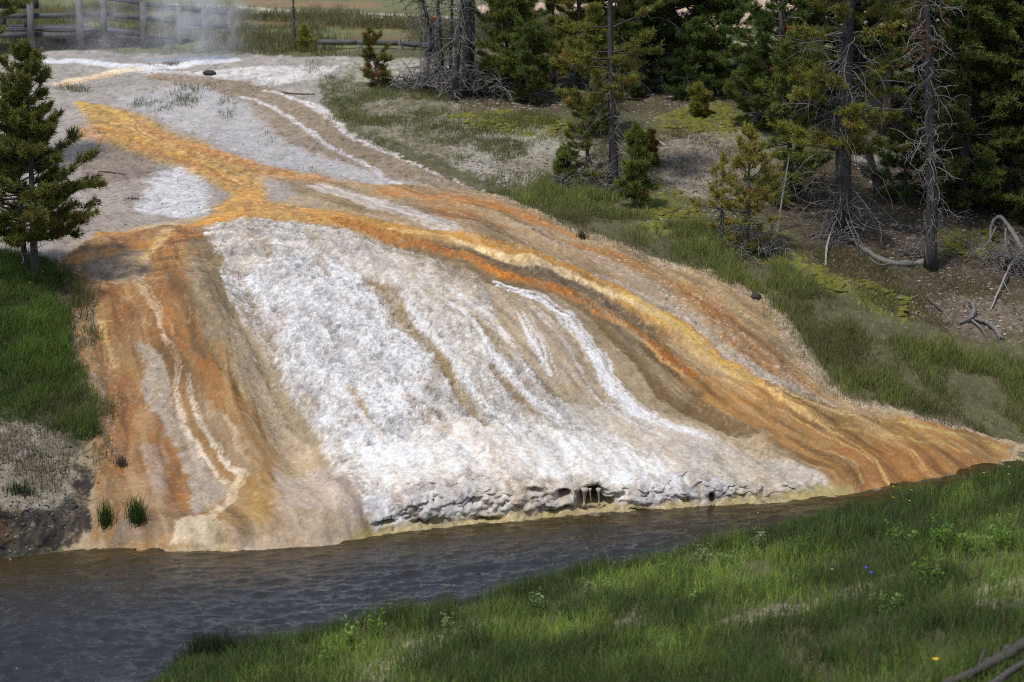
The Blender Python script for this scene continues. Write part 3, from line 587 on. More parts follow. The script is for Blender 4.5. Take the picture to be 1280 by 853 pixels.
# ------------------------------------------------------------------ ground object
q = (np.arange(NT - 1)[:, None] * NX + np.arange(NX - 1)[None]).ravel()
quads = np.stack([q, q + 1, q + 1 + NX, q + NX], 1)
ground = mesh_np("ground", np.stack([xf2, yf2, zf2], 1), quads, M_ground, colors={"Col": C, "Surf": np.stack([CR, WET, np.clip(var_ * (1 - .75 * sstep(2.6, .9, tf) * inM) / 1.45, 0, 1)], 1)}, smooth=True)
tag(ground, "hot spring terrace of white and orange sinter sloping to the river", "ground", kind="structure")

# ------------------------------------------------------------------ river
wxs = np.concatenate([np.arange(-40, -12, .5), np.arange(-12, 12, .04), np.arange(12, 40, .5)]); wys = np.concatenate([np.arange(10, 29, .4), np.arange(29, 46, .045), np.arange(46, 60, .5)])
WX, WY = np.meshgrid(wxs, wys); a_, b_ = WX.ravel().astype(F32), WY.ravel().astype(F32)
ax, bx_ = a_ * .97 + b_ * .24, -a_ * .24 + b_ * .97
calm = .35 + .65 * sstep(0, 3.2, ys(a_) - b_)
wz = calm * (.045 * fbm(ax * 1.0, bx_ * 2.3, 3, 201, .5) + .036 * fbm(ax * 2.4, bx_ * 6.0, 2, 203) + .060 * (1 - np.abs(fbm(ax * 2.1 + .5 * fbm(ax, bx_, 2, 8), bx_ * 5.2, 3, 202, .55))) ** 3)
q = (np.arange(len(wys) - 1)[:, None] * len(wxs) + np.arange(len(wxs) - 1)[None]).ravel()
def water_mat():
    N_ = Nodes("river_water"); co = N_.coords()
    mp = N_.n('ShaderNodeMapping'); mp.inputs['Rotation'].default_value = (0, 0, .24); mp.inputs['Scale'].default_value = (1, 2.4, 1); N_.l(co, mp.inputs[0])
    n1 = N_.noise(mp.outputs[0], 5, 5, .6, .6); n2 = N_.noise(mp.outputs[0], 18, 3, .6)
    a = N_.n('ShaderNodeAttribute', attribute_name="Col")
    p = N_.n('ShaderNodeBsdfPrincipled'); N_.l(a.outputs['Color'], p.inputs['Base Color']); p.inputs['Roughness'].default_value = .06; p.inputs['IOR'].default_value = 1.33
    b = N_.n('ShaderNodeBump'); b.inputs['Distance'].default_value = .03; b.inputs['Strength'].default_value = .6
    N_.l(N_.math('ADD', n1, N_.math('MULTIPLY', n2, .12)), b.inputs['Height']); N_.l(b.outputs[0], p.inputs['Normal']); N_.l(p.outputs[0], N_.out.inputs[0]); return N_.m
depth = sstep(0, 3.0 + 1.8 * sstep(-2, -9, a_), ys(a_) - b_ + .5 * fbm(a_ * .5, b_, 2, 9))[:, None]
wc = lin((84, 70, 42)) * .5 * (1 - depth) + lin((45, 47, 50)) * depth
tag(mesh_np("river", np.stack([a_, b_, wz], 1), np.stack([q, q + 1, q + 1 + len(wxs), q + len(wxs)], 1), water_mat(), colors={"Col": wc}, smooth=True),
    "dark rippled river running past the foot of the terrace", "river", kind="structure")

# ------------------------------------------------------------------ tubes
class Tubes:
    def __init__(s): s.V = []; s.Q = []; s.n = 0
    def add(s, pts, rad, k=5, cap=True):
        pts = np.asarray(pts, float); n = len(pts); rad = np.asarray(rad, float) * np.ones(n)
        d = np.gradient(pts, axis=0); d /= np.linalg.norm(d, axis=1)[:, None] + 1e-9
        ref = np.where(np.abs(d[:, 2:3]) > .9, np.array([[1., 0, 0]]), np.array([[0, 0, 1.]]))
        a = np.cross(d, ref); a /= np.linalg.norm(a, axis=1)[:, None] + 1e-9; b = np.cross(d, a)
        an = np.arange(k) * 2 * math.pi / k
        ring = pts[:, None] + rad[:, None, None] * (a[:, None] * np.cos(an)[None, :, None] + b[:, None] * np.sin(an)[None, :, None])
        s.V.append(ring.reshape(-1, 3))
        i = np.arange(n - 1)[:, None] * k; j = np.arange(k)[None]; j2 = (j + 1) % k
        s.Q.append(np.stack([i + j, i + j2, i + k + j2, i + k + j], -1).reshape(-1, 4) + s.n)
        if cap and k == 4: s.Q.append(np.array([[0, 1, 2, 3], [(n - 1) * k + 3, (n - 1) * k + 2, (n - 1) * k + 1, (n - 1) * k]]) + s.n)
        elif cap:
            s.V.append(pts[[0, -1]]); c0 = s.n + n * k
            for jj in range(0, k):
                s.Q.append(np.array([[s.n + (jj + 1) % k, s.n + jj, c0, c0]])); s.Q.append(np.array([[s.n + (n - 1) * k + jj, s.n + (n - 1) * k + (jj + 1) % k, c0 + 1, c0 + 1]]))
            s.n += 2
        s.n += n * k
    def build(s, name, mat, parent=None, smooth=True):
        V = np.concatenate(s.V); F = np.concatenate(s.Q); tri = F[:, 2] == F[:, 3]
        return mesh_np(name, V, [F[~tri], F[tri][:, :3]], mat, parent, smooth=smooth)
def norm(v): return v / (np.linalg.norm(v) + 1e-9)
def wig(p0, d, L, n, amp, R, droop=0., curl=0.):
    """a wandering path"""
    p = [np.array(p0, float)]; d = norm(np.array(d, float)); st = L / (n - 1)
    for i in range(n - 1):
        d = norm(d + R.normal(0, amp, 3) + np.array([0, 0, -droop + curl * (i / (n - 1))]))
        p.append(p[-1] + d * st)
    return np.array(p)

def needle_mesh(name, pos, dirs, col, R, parent, n=15, L=.075, w=.011, spread=1.25):
    """tufts of needles: pos, dirs (m,3), col (m,3)"""
    m = len(pos)
    D = np.repeat(dirs[:, None], n, 1) + R.normal(0, spread * .6, (m, n, 3)); D /= np.linalg.norm(D, axis=2, keepdims=True) + 1e-9
    base = pos[:, None] + R.normal(0, .012, (m, n, 3)) - D * .01
    ln = L * R.uniform(.7, 1.2, (m, n, 1))
    sd = np.cross(D, R.normal(0, 1, (m, n, 3))); sd /= np.linalg.norm(sd, axis=2, keepdims=True) + 1e-9
    tip = base + D * ln
    V = np.stack([base - sd * w * .5, base + sd * w * .5, tip + sd * w * .22, tip - sd * w * .22], 2).reshape(-1, 3)
    F = np.arange(m * n * 4).reshape(-1, 4)
    c = np.repeat(col[:, None], n, 1) * R.uniform(.75, 1.25, (m, n, 1)); c = np.repeat(c.reshape(-1, 1, 3), 4, 1).reshape(-1, 3)
    return mesh_np(name, V, F, M_needle, parent, colors={"Col": c})

GREEN, OLIVE, DARK, YELL, RED = np.array([.115, .160, .034]), np.array([.19, .205, .040]), np.array([.074, .112, .030]), np.array([.28, .26, .05]), np.array([.19, .08, .03])
def pine(label, u, v, h, R_, cb=.15, r0=None, dens=1., c=GREEN, c2=OLIVE, brown=.02, dead=0, lean=(0, 0), seed=1, whorl=.27, nb=7, cat="tree", name="pine_tree", group=None, bark=None, droop=.0, pos=None, needles=17, L=.12, w=.013, twigs=1.8, topdead=0.):
    R = np.random.default_rng(seed)
    p = G(u, v) if pos is None else pos
    root = empty(name, p, label, cat, group)
    r0 = r0 or h * .02 + .02
    tz = np.linspace(-.08, h, 14); wv = np.cumsum(R.normal(0, .012, (14, 2)), 0) * h * .12
    tp = np.stack([lean[0] * (tz / h) + wv[:, 0] * (tz > 0), lean[1] * (tz / h) + wv[:, 1] * (tz > 0), tz], 1)
    tr = r0 * (1 - .9 * np.clip(tz / h, 0, 1)) + .006; tr[0] = r0 * 1.25
    T_ = Tubes(); T_.add(tp, tr, 8); T_.build("trunk", bark or M_bark, root)
    def trunk(z): return np.array([np.interp(z, tz, tp[:, 0]), np.interp(z, tz, tp[:, 1]), z])
    Lb = Tubes(); pos_, dir_, col_ = [], [], []
    z = h * cb
    while z < h * (1 - topdead):
        f = (z - h * cb) / (h * (1 - cb))
        prof = min(1, .55 + f * 2.5) * (1 - f ** 2.3) ** .85 * (.85 + .3 * math.sin(z * 2.1 + seed)) + .07
        k = max(2, int(round(nb * R.uniform(.7, 1.3)))); a0 = R.uniform(0, 6.28)
        if R.random() < .07 and .1 < f < .9: z += whorl * .6; continue
        for j in range(k):
            if R.random() > dens * .95 + .05 * f: continue
            a = a0 + j * 6.283 / k + R.normal(0, .25); L_ = R_ * prof * (.3 + .95 * R.random() ** .8)
            el = .02 - droop + .95 * f ** 1.3 + R.normal(0, .22)
            d = np.array([math.cos(a) * math.cos(el), math.sin(a) * math.cos(el), math.sin(el)])
            n = 7; bp = wig(trunk(z + R.uniform(-.1, .1)), d, L_, n, .09, R, droop=.02, curl=.14)
            Lb.add(bp, np.linspace(.008 + L_ * .012, .004, n), 4, cap=False)
            tw = int((4 + L_ * 7.) * twigs)
            for q_ in range(tw):
                s_ = R.uniform(.28, 1.0) ** .8; i = s_ * (n - 1); i0 = min(int(i), n - 2); b0 = bp[i0] + (bp[i0 + 1] - bp[i0]) * (i - i0)
                bd = norm(bp[i0 + 1] - bp[i0]); side = norm(np.cross(bd, [0, 0, 1])) * (1 if q_ % 2 else -1)
                td = norm(bd * R.uniform(.4, 1) + side * R.uniform(.3, 1) + np.array([0, 0, R.uniform(0, .65)]))
                tl = R.uniform(.10, .36) * min(1, L_ + .25) * (1.15 - .5 * s_)
                base_c = c + (c2 - c) * np.clip(R.normal(.45, .3), 0, 1)
                if R.random() < brown: base_c = RED * R.uniform(.7, 1.5)
                mm = max(2, int(tl / .085))
                for e in range(mm):
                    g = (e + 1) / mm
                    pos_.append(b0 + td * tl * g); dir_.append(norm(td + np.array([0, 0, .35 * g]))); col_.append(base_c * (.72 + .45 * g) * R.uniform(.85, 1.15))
            for e in range(3): pos_.append(bp[-1] - (bp[-1] - bp[-2]) * .3 * e); dir_.append(norm(bp[-1] - bp[-2] + np.array([0, 0, .4]))); col_.append(c2 * R.uniform(.8, 1.2))
        z += whorl * R.uniform(.7, 1.3) * (1.1 - .4 * f)
    for e in range(5): pos_.append(trunk(h) + np.array([0, 0, .05 * e - .1])); dir_.append(np.array([0, 0, 1.])); col_.append(c2)
    if Lb.n: Lb.add([trunk(q) for q in np.linspace(max(0, h * cb - .2), h, 12)], .008, 4)
    if Lb.n: Lb.build("limbs", bark or M_bark, root)
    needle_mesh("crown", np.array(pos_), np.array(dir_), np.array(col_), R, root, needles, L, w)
    if dead: dead_twigs(root, trunk, h * .02, h * max(cb, .3) * 1.3, dead, R_ * .75, R, r0)
    return root
def dead_twigs(root, trunk, z0, z1, n, L, R, r0, mat=None, name="dead_branches", droop=.24, fine=3, thick=1.):
    D = Tubes(); D.add([trunk(q) for q in np.linspace(z0, z1 * 1.02, 12)], .012, 4)     # the pith they all spring from
    for i in range(n):
        z = R.uniform(z0, z1); a = R.uniform(0, 6.283); l = L * (.18 + 1.15 * R.random() ** 1.8)
        d = np.array([math.cos(a), math.sin(a), R.uniform(-.5, .5)])
        bp = wig(trunk(z), d, l, 8, .27, R, droop=droop * R.uniform(.2, 1.4), curl=.12)
        D.add(bp, np.linspace(.013, .004, 8) * thick * (.6 + .5 * min(1, l)), 4, cap=False)
        for k in range(int(R.integers(1, fine + 2))):
            i0 = int(R.integers(2, 7)); sd = norm(bp[i0] - bp[i0 - 1] + R.normal(0, .6, 3))
            sp = wig(bp[i0], sd, l * R.uniform(.2, .5), 6, .22, R, droop=droop * .8, curl=.05); D.add(sp, np.linspace(.007, .003, 6) * thick, 3, cap=False)
            if R.random() < .6:
                j0 = int(R.integers(1, 5)); D.add(wig(sp[j0], norm(sp[j0] - sp[j0 - 1] + R.normal(0, .7, 3)), l * R.uniform(.1, .25), 4, .2, R, droop=.05), np.linspace(.005, .0025, 4) * thick, 3, cap=False)
    return D.build(name, mat or M_twig, root)
def snag(label, u, v, h, r0, lean, seed, twigs=20, L=.6, mat=None, z0=.1, foliage=0, name="dead_tree", rtop=.25, col=None, group=None, bend=0., pos=None, twmat=None):
    R = np.random.default_rng(seed); p = G(u, v) if pos is None else pos; root = empty(name, p, label, "dead tree", group)
    tz = np.linspace(-.1, h, 16); wv = np.cumsum(R.normal(0, .014, (16, 2)), 0) * h * .1; f = np.clip(tz / h, 0, 1)
    tp = np.stack([lean[0] * (f ** 1.15 + bend * np.sin(f * 3.1)) + wv[:, 0], lean[1] * f + wv[:, 1], tz], 1)
    T_ = Tubes(); T_.add(tp, r0 * (1 - (1 - rtop) * f) * np.where(tz < .02, 1.25, 1), 8); T_.build("trunk", mat or M_greybark, root)
    def trunk(z): return np.array([np.interp(z, tz, tp[:, 0]), np.interp(z, tz, tp[:, 1]), z])
    if twigs: dead_twigs(root, trunk, h * z0, h * .97, twigs, L, R, r0, twmat, thick=1.25)
    if foliage:
        pos_ = []; dr = []; cl = []
        for i in range(foliage):
            z = h * R.uniform(.5, 1.0); a = R.uniform(0, 6.283); q_ = trunk(z) + np.array([math.cos(a), math.sin(a), R.uniform(-.1, .5)]) * L * R.uniform(.3, 1)
            for e in range(4): pos_.append(q_ + R.normal(0, .07, 3)); dr.append(norm(R.normal(0, 1, 3) + [0, 0, .6])); cl.append((col if col is not None else RED) * R.uniform(.6, 1.4))
        needle_mesh("crown", np.array(pos_), np.array(dr), np.array(cl), R, root, 12, .07, .012)
    return root

# ------------------------------------------------------------------ trees
# left edge
pine("young pine standing alone on the grassy left bank", 44, 352, 4.5, 1.3, .19, .08, .85, OLIVE * .5, OLIVE * .8, .02, 8, (-.05, .1), 11, whorl=.23)
pine("slim pine stem just behind the lone young pine on the left bank", 31, 345, 3.6, 1., .2, .06, .85, OLIVE * .55, OLIVE * .85, .02, 6, (-.12, .2), 12, whorl=.25)
pine("pine at the left edge whose branches reach across the railing", -52, 210, 8.0, 1.45, .1, .12, .85, GREEN * .8, OLIVE, .01, 40, (.15, 0), 13)
# young ones around the log rail
snag("thin bare dead sapling near the end of the log rail", 369, 63, 3.2, .045, (-.06, 0), 21, 34, .35, z0=.02)
pine("tiny green pine seedling beside the thin bare sapling", 381, 63, .55, .3, .05, .015, 1., OLIVE, YELL, 0, 0, (0, 0), 22, whorl=.1, twigs=1.2)
pine("brown and olive bushy young pine at the left of the dead trunks", 476, 108, 1.3, .8, .03, .03, .6, OLIVE * .55, YELL * .6, .22, 20, (-.35, 0), 23, whorl=.15, twigs=.8, cat="bush", name="pine_bush")
# dead clump
snag("dark dead trunk leaning left over the brown bush", 548, 108, 4.2, .08, (-1.15, .2), 31, 170, 1.1, M_greybark, .1, 60, col=RED * .7, bend=-.12)
snag("straight thin dead trunk second from the left in the dead clump", 553, 112, 4.2, .075, (-.22, .1), 32, 100, .85, M_greybark, .05)
snag("dead trunk leaning slightly right at the middle of the dead clump", 568, 124, 4.6, .085, (.42, .1), 33, 120, .9, M_greybark, .03)
snag("slender dead trunk between the thicker stems of the dead clump", 562, 104, 4.4, .05, (.12, 0), 34, 90, .8, M_greybark, .05)
snag("thickest grey dead trunk at the right side of the dead clump", 584, 118, 6.0, .15, (.0, .1), 35, 180, 1.0, M_greybark, .02)
pine("slim half dead pine behind the thickest grey dead trunk", 590, 98, 5.0, .7, .55, .07, .6, OLIVE * .8, YELL * .8, .1, 20, (.1, 0), 36)
# green group behind
pine("compact dark green pine right of the dead clump", 634, 118, 2.9, 1.05, .05, .06, .9, GREEN * .8, OLIVE * .9, .01, 8, (0, 0), 41, whorl=.2)
pine("low dark bushy pine at the foot of the compact green pine", 664, 128, 1.9, .95, .03, .05, .9, DARK, OLIVE * .8, .05, 20, (0, 0), 42, whorl=.17, name="pine_bush", cat="bush")
pine("thin ragged pine with orange dead sprays behind the low bushy pine", 692, 104, 4.2, .75, .3, .055, .55, GREEN, OLIVE, .14, 10, (0, 0), 43)
pine("bright olive pine left of the tall thin trunk", 722, 110, 5.2, 1.0, .1, .08, .9, OLIVE * .8, YELL * .8, .03, 12, (0, 0), 44)
pine("tall dark pine with a thick black trunk behind the thin one", 797, 116, 11., 1.7, .12, .23, .95, DARK, GREEN * .7, 0, 16, (0, 0), 45, whorl=.32, nb=8)
pine("dark pine filling the gap right of the thick black trunk", 838, 112, 9., 1.5, .03, .16, 1., DARK, GREEN * .7, 0, 10, (0, 0), 46, whorl=.28, nb=8)
pine("dark pine behind the ragged orange flecked pine", 752, 92, 9., 1.4, .05, .15, 1., DARK, GREEN * .8, 0, 10, (0, 0), 47, whorl=.3, nb=8)
pine("rounded young pine at the edge of the pink bare slope", 905, 120, 4.2, .95, .14, .08, .95, GREEN * .8, GREEN * 1.15, 0, 8, (-.1, 0), 48, whorl=.22)
pine("taller pine behind the rounded young pine", 872, 106, 7., 1.3, .05, .12, .95, DARK * 1.1, GREEN * .8, 0, 8, (0, 0), 49, whorl=.27)
pine("knee high pine seedling on the yellow moss", 874, 146, .62, .33, .08, .018, .9, OLIVE * .8, YELL * .8, .05, 0, (0, 0), 50, whorl=.12, name="pine_seedling")
pine("mid green pine between the dead clump and the ragged pine", 655, 92, 4.4, 1.0, .05, .08, .85, GREEN * .85, OLIVE * .9, .02, 14, (0, 0), 57, whorl=.25)
pine("leafy pine bush filling in under the dark pines behind the thin trunk", 775, 120, 2.2, 1.1, .03, .05, .9, DARK * 1.1, OLIVE * .7, .01, 20, (0, 0), 58, whorl=.2, name="pine_bush", cat="bush")
pine("dark pine bush at the foot of the pine by the pink slope", 868, 122, 1.9, 1.0, .03, .05, .9, DARK * 1.1, GREEN * .8, .0, 20, (0, 0), 59, whorl=.2, name="pine_bush", cat="bush")
# thin trunk group
pine("thin pine with a bare lower trunk at the front of the right bank", 768, 238, 7.2, 1.2, .3, .11, .72, OLIVE * .8, YELL * .8, .04, 110, (-.2, .2), 51, whorl=.3, bark=M_greybark)
pine("scruffy pine bush at the left foot of the thin front pine", 732, 232, 1.9, .7, .03, .05, .55, OLIVE * .6, OLIVE * .9, .06, 90, (.1, 0), 52, whorl=.2, twigs=.8, name="pine_bush", cat="bush")
pine("small bushy pine with a crooked stem right of the thin front pine", 796, 262, 1.75, .5, .12, .045, .9, GREEN * .9, OLIVE, .04, 8, (-.05, 0), 53, whorl=.18)
pine("low orange tipped pine sprig behind the crooked stemmed pine", 812, 205, .7, .4, .05, .02, .8, RED, OLIVE, .5, 2, (0, 0), 54, whorl=.14, name="pine_seedling")
pine("low pine scrub on the left of the scruffy pine bush", 708, 232, .75, .42, .03, .02, .9, GREEN * .9, OLIVE, .02, 6, (0, 0), 55, whorl=.14, name="pine_bush", cat="bush")
pine("tall sprays of olive pine behind the thin front pine", 742, 170, 3.2, .9, .08, .06, .75, OLIVE * .75, OLIVE * 1.1, .03, 20, (0, 0), 56, whorl=.24)
# middle right
pine("sparse yellowish young pine at the grass edge", 934, 318, 2.7, .82, .05, .04, .62, YELL * .65, YELL * .95, .06, 60, (0, 0), 61, whorl=.22, twigs=.55)
pine("short sparse yellow pine left of the sparse young pine", 902, 292, 1.7, .6, .08, .025, .55, YELL * .65, YELL, .06, 30, (0, 0), 62, whorl=.22, twigs=.5)
pine("low spreading pine bush on the right of the mossy clearing", 945, 158, 1.7, .9, .03, .05, .9, GREEN * .75, OLIVE * .8, 0, 30, (.1, 0), 63, whorl=.2, name="pine_bush", cat="bush")
pine("bright green pine just left of the big grey trunk", 985, 252, 3.8, 1.0, .06, .07, .85, GREEN * .9, OLIVE * 1.1, .02, 30, (.05, 0), 64, whorl=.25)
pine("dark pine behind the bright green pine", 975, 172, 8., 1.4, .08, .14, .95, DARK * 1.1, GREEN * .8, .01, 20, (0, 0), 65, whorl=.3, nb=8)
pine("big pine with a thick dark trunk and yellow green upper boughs", 1052, 298, 12., 1.9, .17, .2, .62, OLIVE * .85, YELL * .85, .04, 260, (.05, .2), 66, whorl=.3, bark=M_greybark)
snag("grey dying pine trunk hung with bare curling twigs", 1164, 336, 9., .14, (-.6, .1), 67, 300, .85, M_greybark, .06, 60, col=RED * .9, bend=-.08)
snag("short dark broken trunk leaning left between the two big trunks", 1100, 252, 1.5, .11, (-.42, .1), 68, 10, .4, M_bark, .1, rtop=.7)
pine("dim pine between the two big trunks", 1106, 168, 9.5, 1.7, .18, .17, .95, DARK, GREEN * .7, 0, 30, (0, 0), 69, whorl=.3, nb=8)
pine("low dark pine scrub behind the short leaning trunk", 1130, 250, 1.5, .8, .03, .05, .9, DARK, GREEN * .7, 0, 20, (0, 0), 70, whorl=.2, name="pine_bush", cat="bush")
snag("pale bare stick of a dead sapling beside the yellow young pine", 972, 290, 1.9, .03, (.25, 0), 71, 8, .35, M_dead, .1)
# wall of dark trees at the right
for i, (u, v, h, r, lab) in enumerate([(1205, 262, 9., 1.55, "dense dark pine right of the grey dying trunk, its boughs down to the ground"), (1262, 262, 11., 1.9, "dense dark pine at the right edge above the gnarled driftwood"),
        (1330, 285, 11., 2.0, "dense dark pine half out of the picture at the right edge"), (1180, 205, 11., 1.7, "dark pine standing behind the grey dying trunk"), (1242, 200, 12., 2.0, "dark pine in the second row of the right hand wood"),
        (1310, 205, 12., 2.0, "dark pine in the second row nearest the right edge"), (1150, 145, 12., 1.9, "back row dark pine between the grey trunk and the thick trunk"), (1020, 140, 11., 1.7, "dark pine far behind the thick dark trunk"),
        (1070, 138, 12., 1.7, "dark pine far behind, right of the thick dark trunk"), (1220, 140, 13., 2.0, "tallest dark pine in the back row of the wood"), (1290, 140, 13., 2.0, "dark pine in the back row at the right edge")]):
    pine(lab, u, v, h, r, .015 if i < 3 else .04, h * .016, 1., DARK * .9, OLIVE * .78, .0, 24 if i < 3 else 0, (0, 0), 80 + i, whorl=.26 if i < 6 else .34, nb=8, group="dark pines of the wood on the right", droop=.08, twigs=1.35 if i < 6 else 1.0, L=.12, w=.021)

# ------------------------------------------------------------------ fallen wood, brush
def log_px(name, label, px, r, lift=.05, mat=None, seed=0, branches=(), near=False, cat="log", k=8, bark_n=0):
    R = np.random.default_rng(seed)
    pts = [G(p[0], p[1], near) + Vector((0, 0, (p[2] if len(p) > 2 else 0) + lift)) for p in px]
    root = empty(name, pts[0], label, cat); P = np.array([list(p - pts[0]) for p in pts])
    def sm(P):
        for _ in range(2):
            Q = [P[0]]
            for i in range(len(P) - 1): Q += [P[i] * .75 + P[i + 1] * .25, P[i] * .25 + P[i + 1] * .75]
            P = np.array(Q + [P[-1]])
        return P
    P = sm(P); rr_ = np.interp(np.linspace(0, 1, len(P)), np.linspace(0, 1, len(r)), r) * (1 + .12 * R.normal(0, 1, len(P)))
    nP = max(len(P), 26); tt_ = np.linspace(0, 1, len(P)); t2_ = np.linspace(0, 1, nP)
    P = np.stack([np.interp(t2_, tt_, P[:, i]) for i in range(3)], 1) + R.normal(0, .10, (nP, 3)) * np.mean(r); rr_ = np.interp(t2_, tt_, rr_) * (1 + .16 * R.normal(0, 1, nP)); rr_[0] *= .7; rr_[-1] *= .6
    T_ = Tubes(); T_.add(P, np.maximum(rr_, .006), k); T_.V[0] = T_.V[0] + R.normal(0, .14, T_.V[0].shape) * np.repeat(np.maximum(rr_, .006), k)[:, None]; T_.build("stem", mat or M_dead, root)
    for b in branches:
        B = np.array([list(G(p[0], p[1], near) + Vector((0, 0, (p[2] if len(p) > 2 else 0) + lift)) - pts[0]) for p in b[0]]); B = sm(B)
        t2 = Tubes(); t2.add(B, np.linspace(b[1], b[1] * .45, len(B)), 6); t2.build("branch", mat or M_dead, root)
    return root
def brush(label, u, v, n, L, spread, seed, mat=None, droop=.08, thick=1.3, up=.7, name="brush_pile"):
    R = np.random.default_rng(seed); p = G(u, v); root = empty(name, p, label, "brush"); D = Tubes()
    for i in range(n):
        o = np.array([R.normal(0, spread), R.normal(0, spread * .6), R.uniform(0, .25)]); a = R.uniform(0, 6.283)
        bp = wig(o, [math.cos(a), math.sin(a), R.uniform(0, up)], L * R.uniform(.4, 1.2), 9, .24, R, droop=droop); 
        D.add(bp, np.linspace(.014, .004, 9) * thick, 4, cap=False)
        for k in range(3):
            i0 = int(R.integers(2, 8)); D.add(wig(bp[i0], norm(bp[i0] - bp[i0 - 1] + R.normal(0, .6, 3)), L * R.uniform(.15, .5), 6, .22, R, droop=droop), np.linspace(.008, .003, 6) * thick, 3, cap=False)
    D.build("branches", mat or M_twig, root); return root
brush("tangle of grey dead branches under the dead clump", 572, 112, 170, 1.15, .55, 301, thick=1.7, up=1.5)
brush("grey dead brush spreading right from the thickest dead trunk", 622, 118, 120, 1.15, .45, 302, thick=1.7, up=1.2)
brush("fine dead twigs lying left of the dead clump", 528, 112, 90, .8, .4, 303, thick=1.3, up=1.)
brush("dry twigs around the foot of the thin front pine", 748, 238, 110, .8, .4, 304, thick=1.2, up=1.)
brush("grey twigs at the foot of the thick dark trunk", 1048, 302, 46, .75, .25, 305, thick=1.)
brush("curling root twigs behind the grey dying trunk", 1150, 322, 34, .6, .25, 306, thick=1.)
brush("bare bushy twigs beneath the sparse yellowish pine", 944, 318, 80, .75, .3, 307, thick=1.1, up=1.2)
brush("dead twigs caught under the gnarled driftwood at the right edge", 1266, 336, 130, .9, .45, 308, thick=1.0, up=1.1)
log_px("fallen_log", "curved grey fallen log lying between the two big trunks", [(1042, 290, .12), (1062, 302, .05), (1090, 320), (1112, 330), (1140, 330), (1160, 330)], [.025, .045, .06, .07, .085, .08], .03, M_twig, 1, [([(1112, 330), (1100, 340, .1), (1086, 336, .25)], .03)])
log_px("fallen_branch", "short white bleached branch left of the fallen log", [(1032, 332), (1033, 316, .1), (1038, 306, .25)], [.03, .025, .015], .02, M_dead, 2, cat="branch")
log_px("fallen_branch", "dark stick lying on the yellow moss", [(1144, 364), (1160, 378), (1178, 392)], [.02, .02, .012], .05, M_bark, 3, cat="branch")
log_px("fallen_branch", "thin pale stick above the dark stick", [(1118, 375), (1140, 376), (1152, 370)], [.012, .012, .008], .03, M_dead, 4, cat="branch")
log_px("fallen_branch", "long pale forked stick propped at the right edge", [(1238, 390), (1252, 362, .1), (1266, 340, .25), (1284, 330, .35)], [.02, .022, .022, .018], .03, M_dead, 5, [([(1254, 360, .1), (1262, 372, .05)], .01)], cat="branch")
log_px("driftwood", "gnarled grey hooked driftwood log at the right edge", [(1238, 312, .0), (1237, 300, .25), (1246, 298, .45), (1258, 306, .4), (1272, 322, .25), (1290, 338, .05)], [.03, .035, .045, .055, .06, .07], .08, M_twig, 6, [([(1244, 305, .3), (1236, 318, .2), (1226, 324, .1)], .025), ([(1256, 310, .35), (1256, 326, .2), (1266, 340, .1)], .03)])
log_px("driftwood", "crooked weathered driftwood piece on the forest floor", [(1200, 404, .05), (1216, 402, .1), (1218, 390, .15), (1208, 384, .12)], [.025, .045, .05, .03], .02, M_twig, 7)
log_px("driftwood", "forked weathered driftwood lying beside the crooked piece", [(1212, 400, .02), (1230, 404, .06), (1244, 414, .05), (1252, 424)], [.03, .05, .055, .04], .02, M_twig, 8, [([(1214, 402, .03), (1226, 412, .06), (1234, 422)], .035)])
log_px("driftwood", "dark weathered log in the grass of the near corner", [(1172, 874, .08), (1200, 862, .12), (1228, 850, .14), (1258, 838, .17), (1300, 820, .2)], [.03, .045, .055, .065, .07], .03, M_bark, 9,
       [([(1222, 852, .14), (1226, 846, .22), (1231, 842, .28)], .025), ([(1235, 878, .1), (1262, 860, .15), (1300, 842, .2)], .06)], near=True, k=12)
log_px("fallen_branch", "thin twig lying on the grey sinter below the orange stream", [(124, 214), (140, 216), (158, 219)], [.014, .018, .012], .02, M_bark, 10, cat="branch")
log_px("fallen_branch", "thin dark twig lying on the pale ground by the brown path", [(352, 117), (375, 118), (394, 118)], [.018, .018, .012], .02, M_bark, 11, cat="branch")
log_px("fallen_branch", "broken pale branch behind the crooked stemmed pine", [(804, 170, .1), (818, 178, .1), (832, 184)], [.03, .035, .02], .03, M_dead, 12, cat="branch")
log_px("fallen_branch", "bare dark stick leaning up from the scruffy pine bush", [(722, 222, .1), (706, 206, .35), (700, 196, .65)], [.03, .025, .014], .02, M_bark, 13, cat="branch")

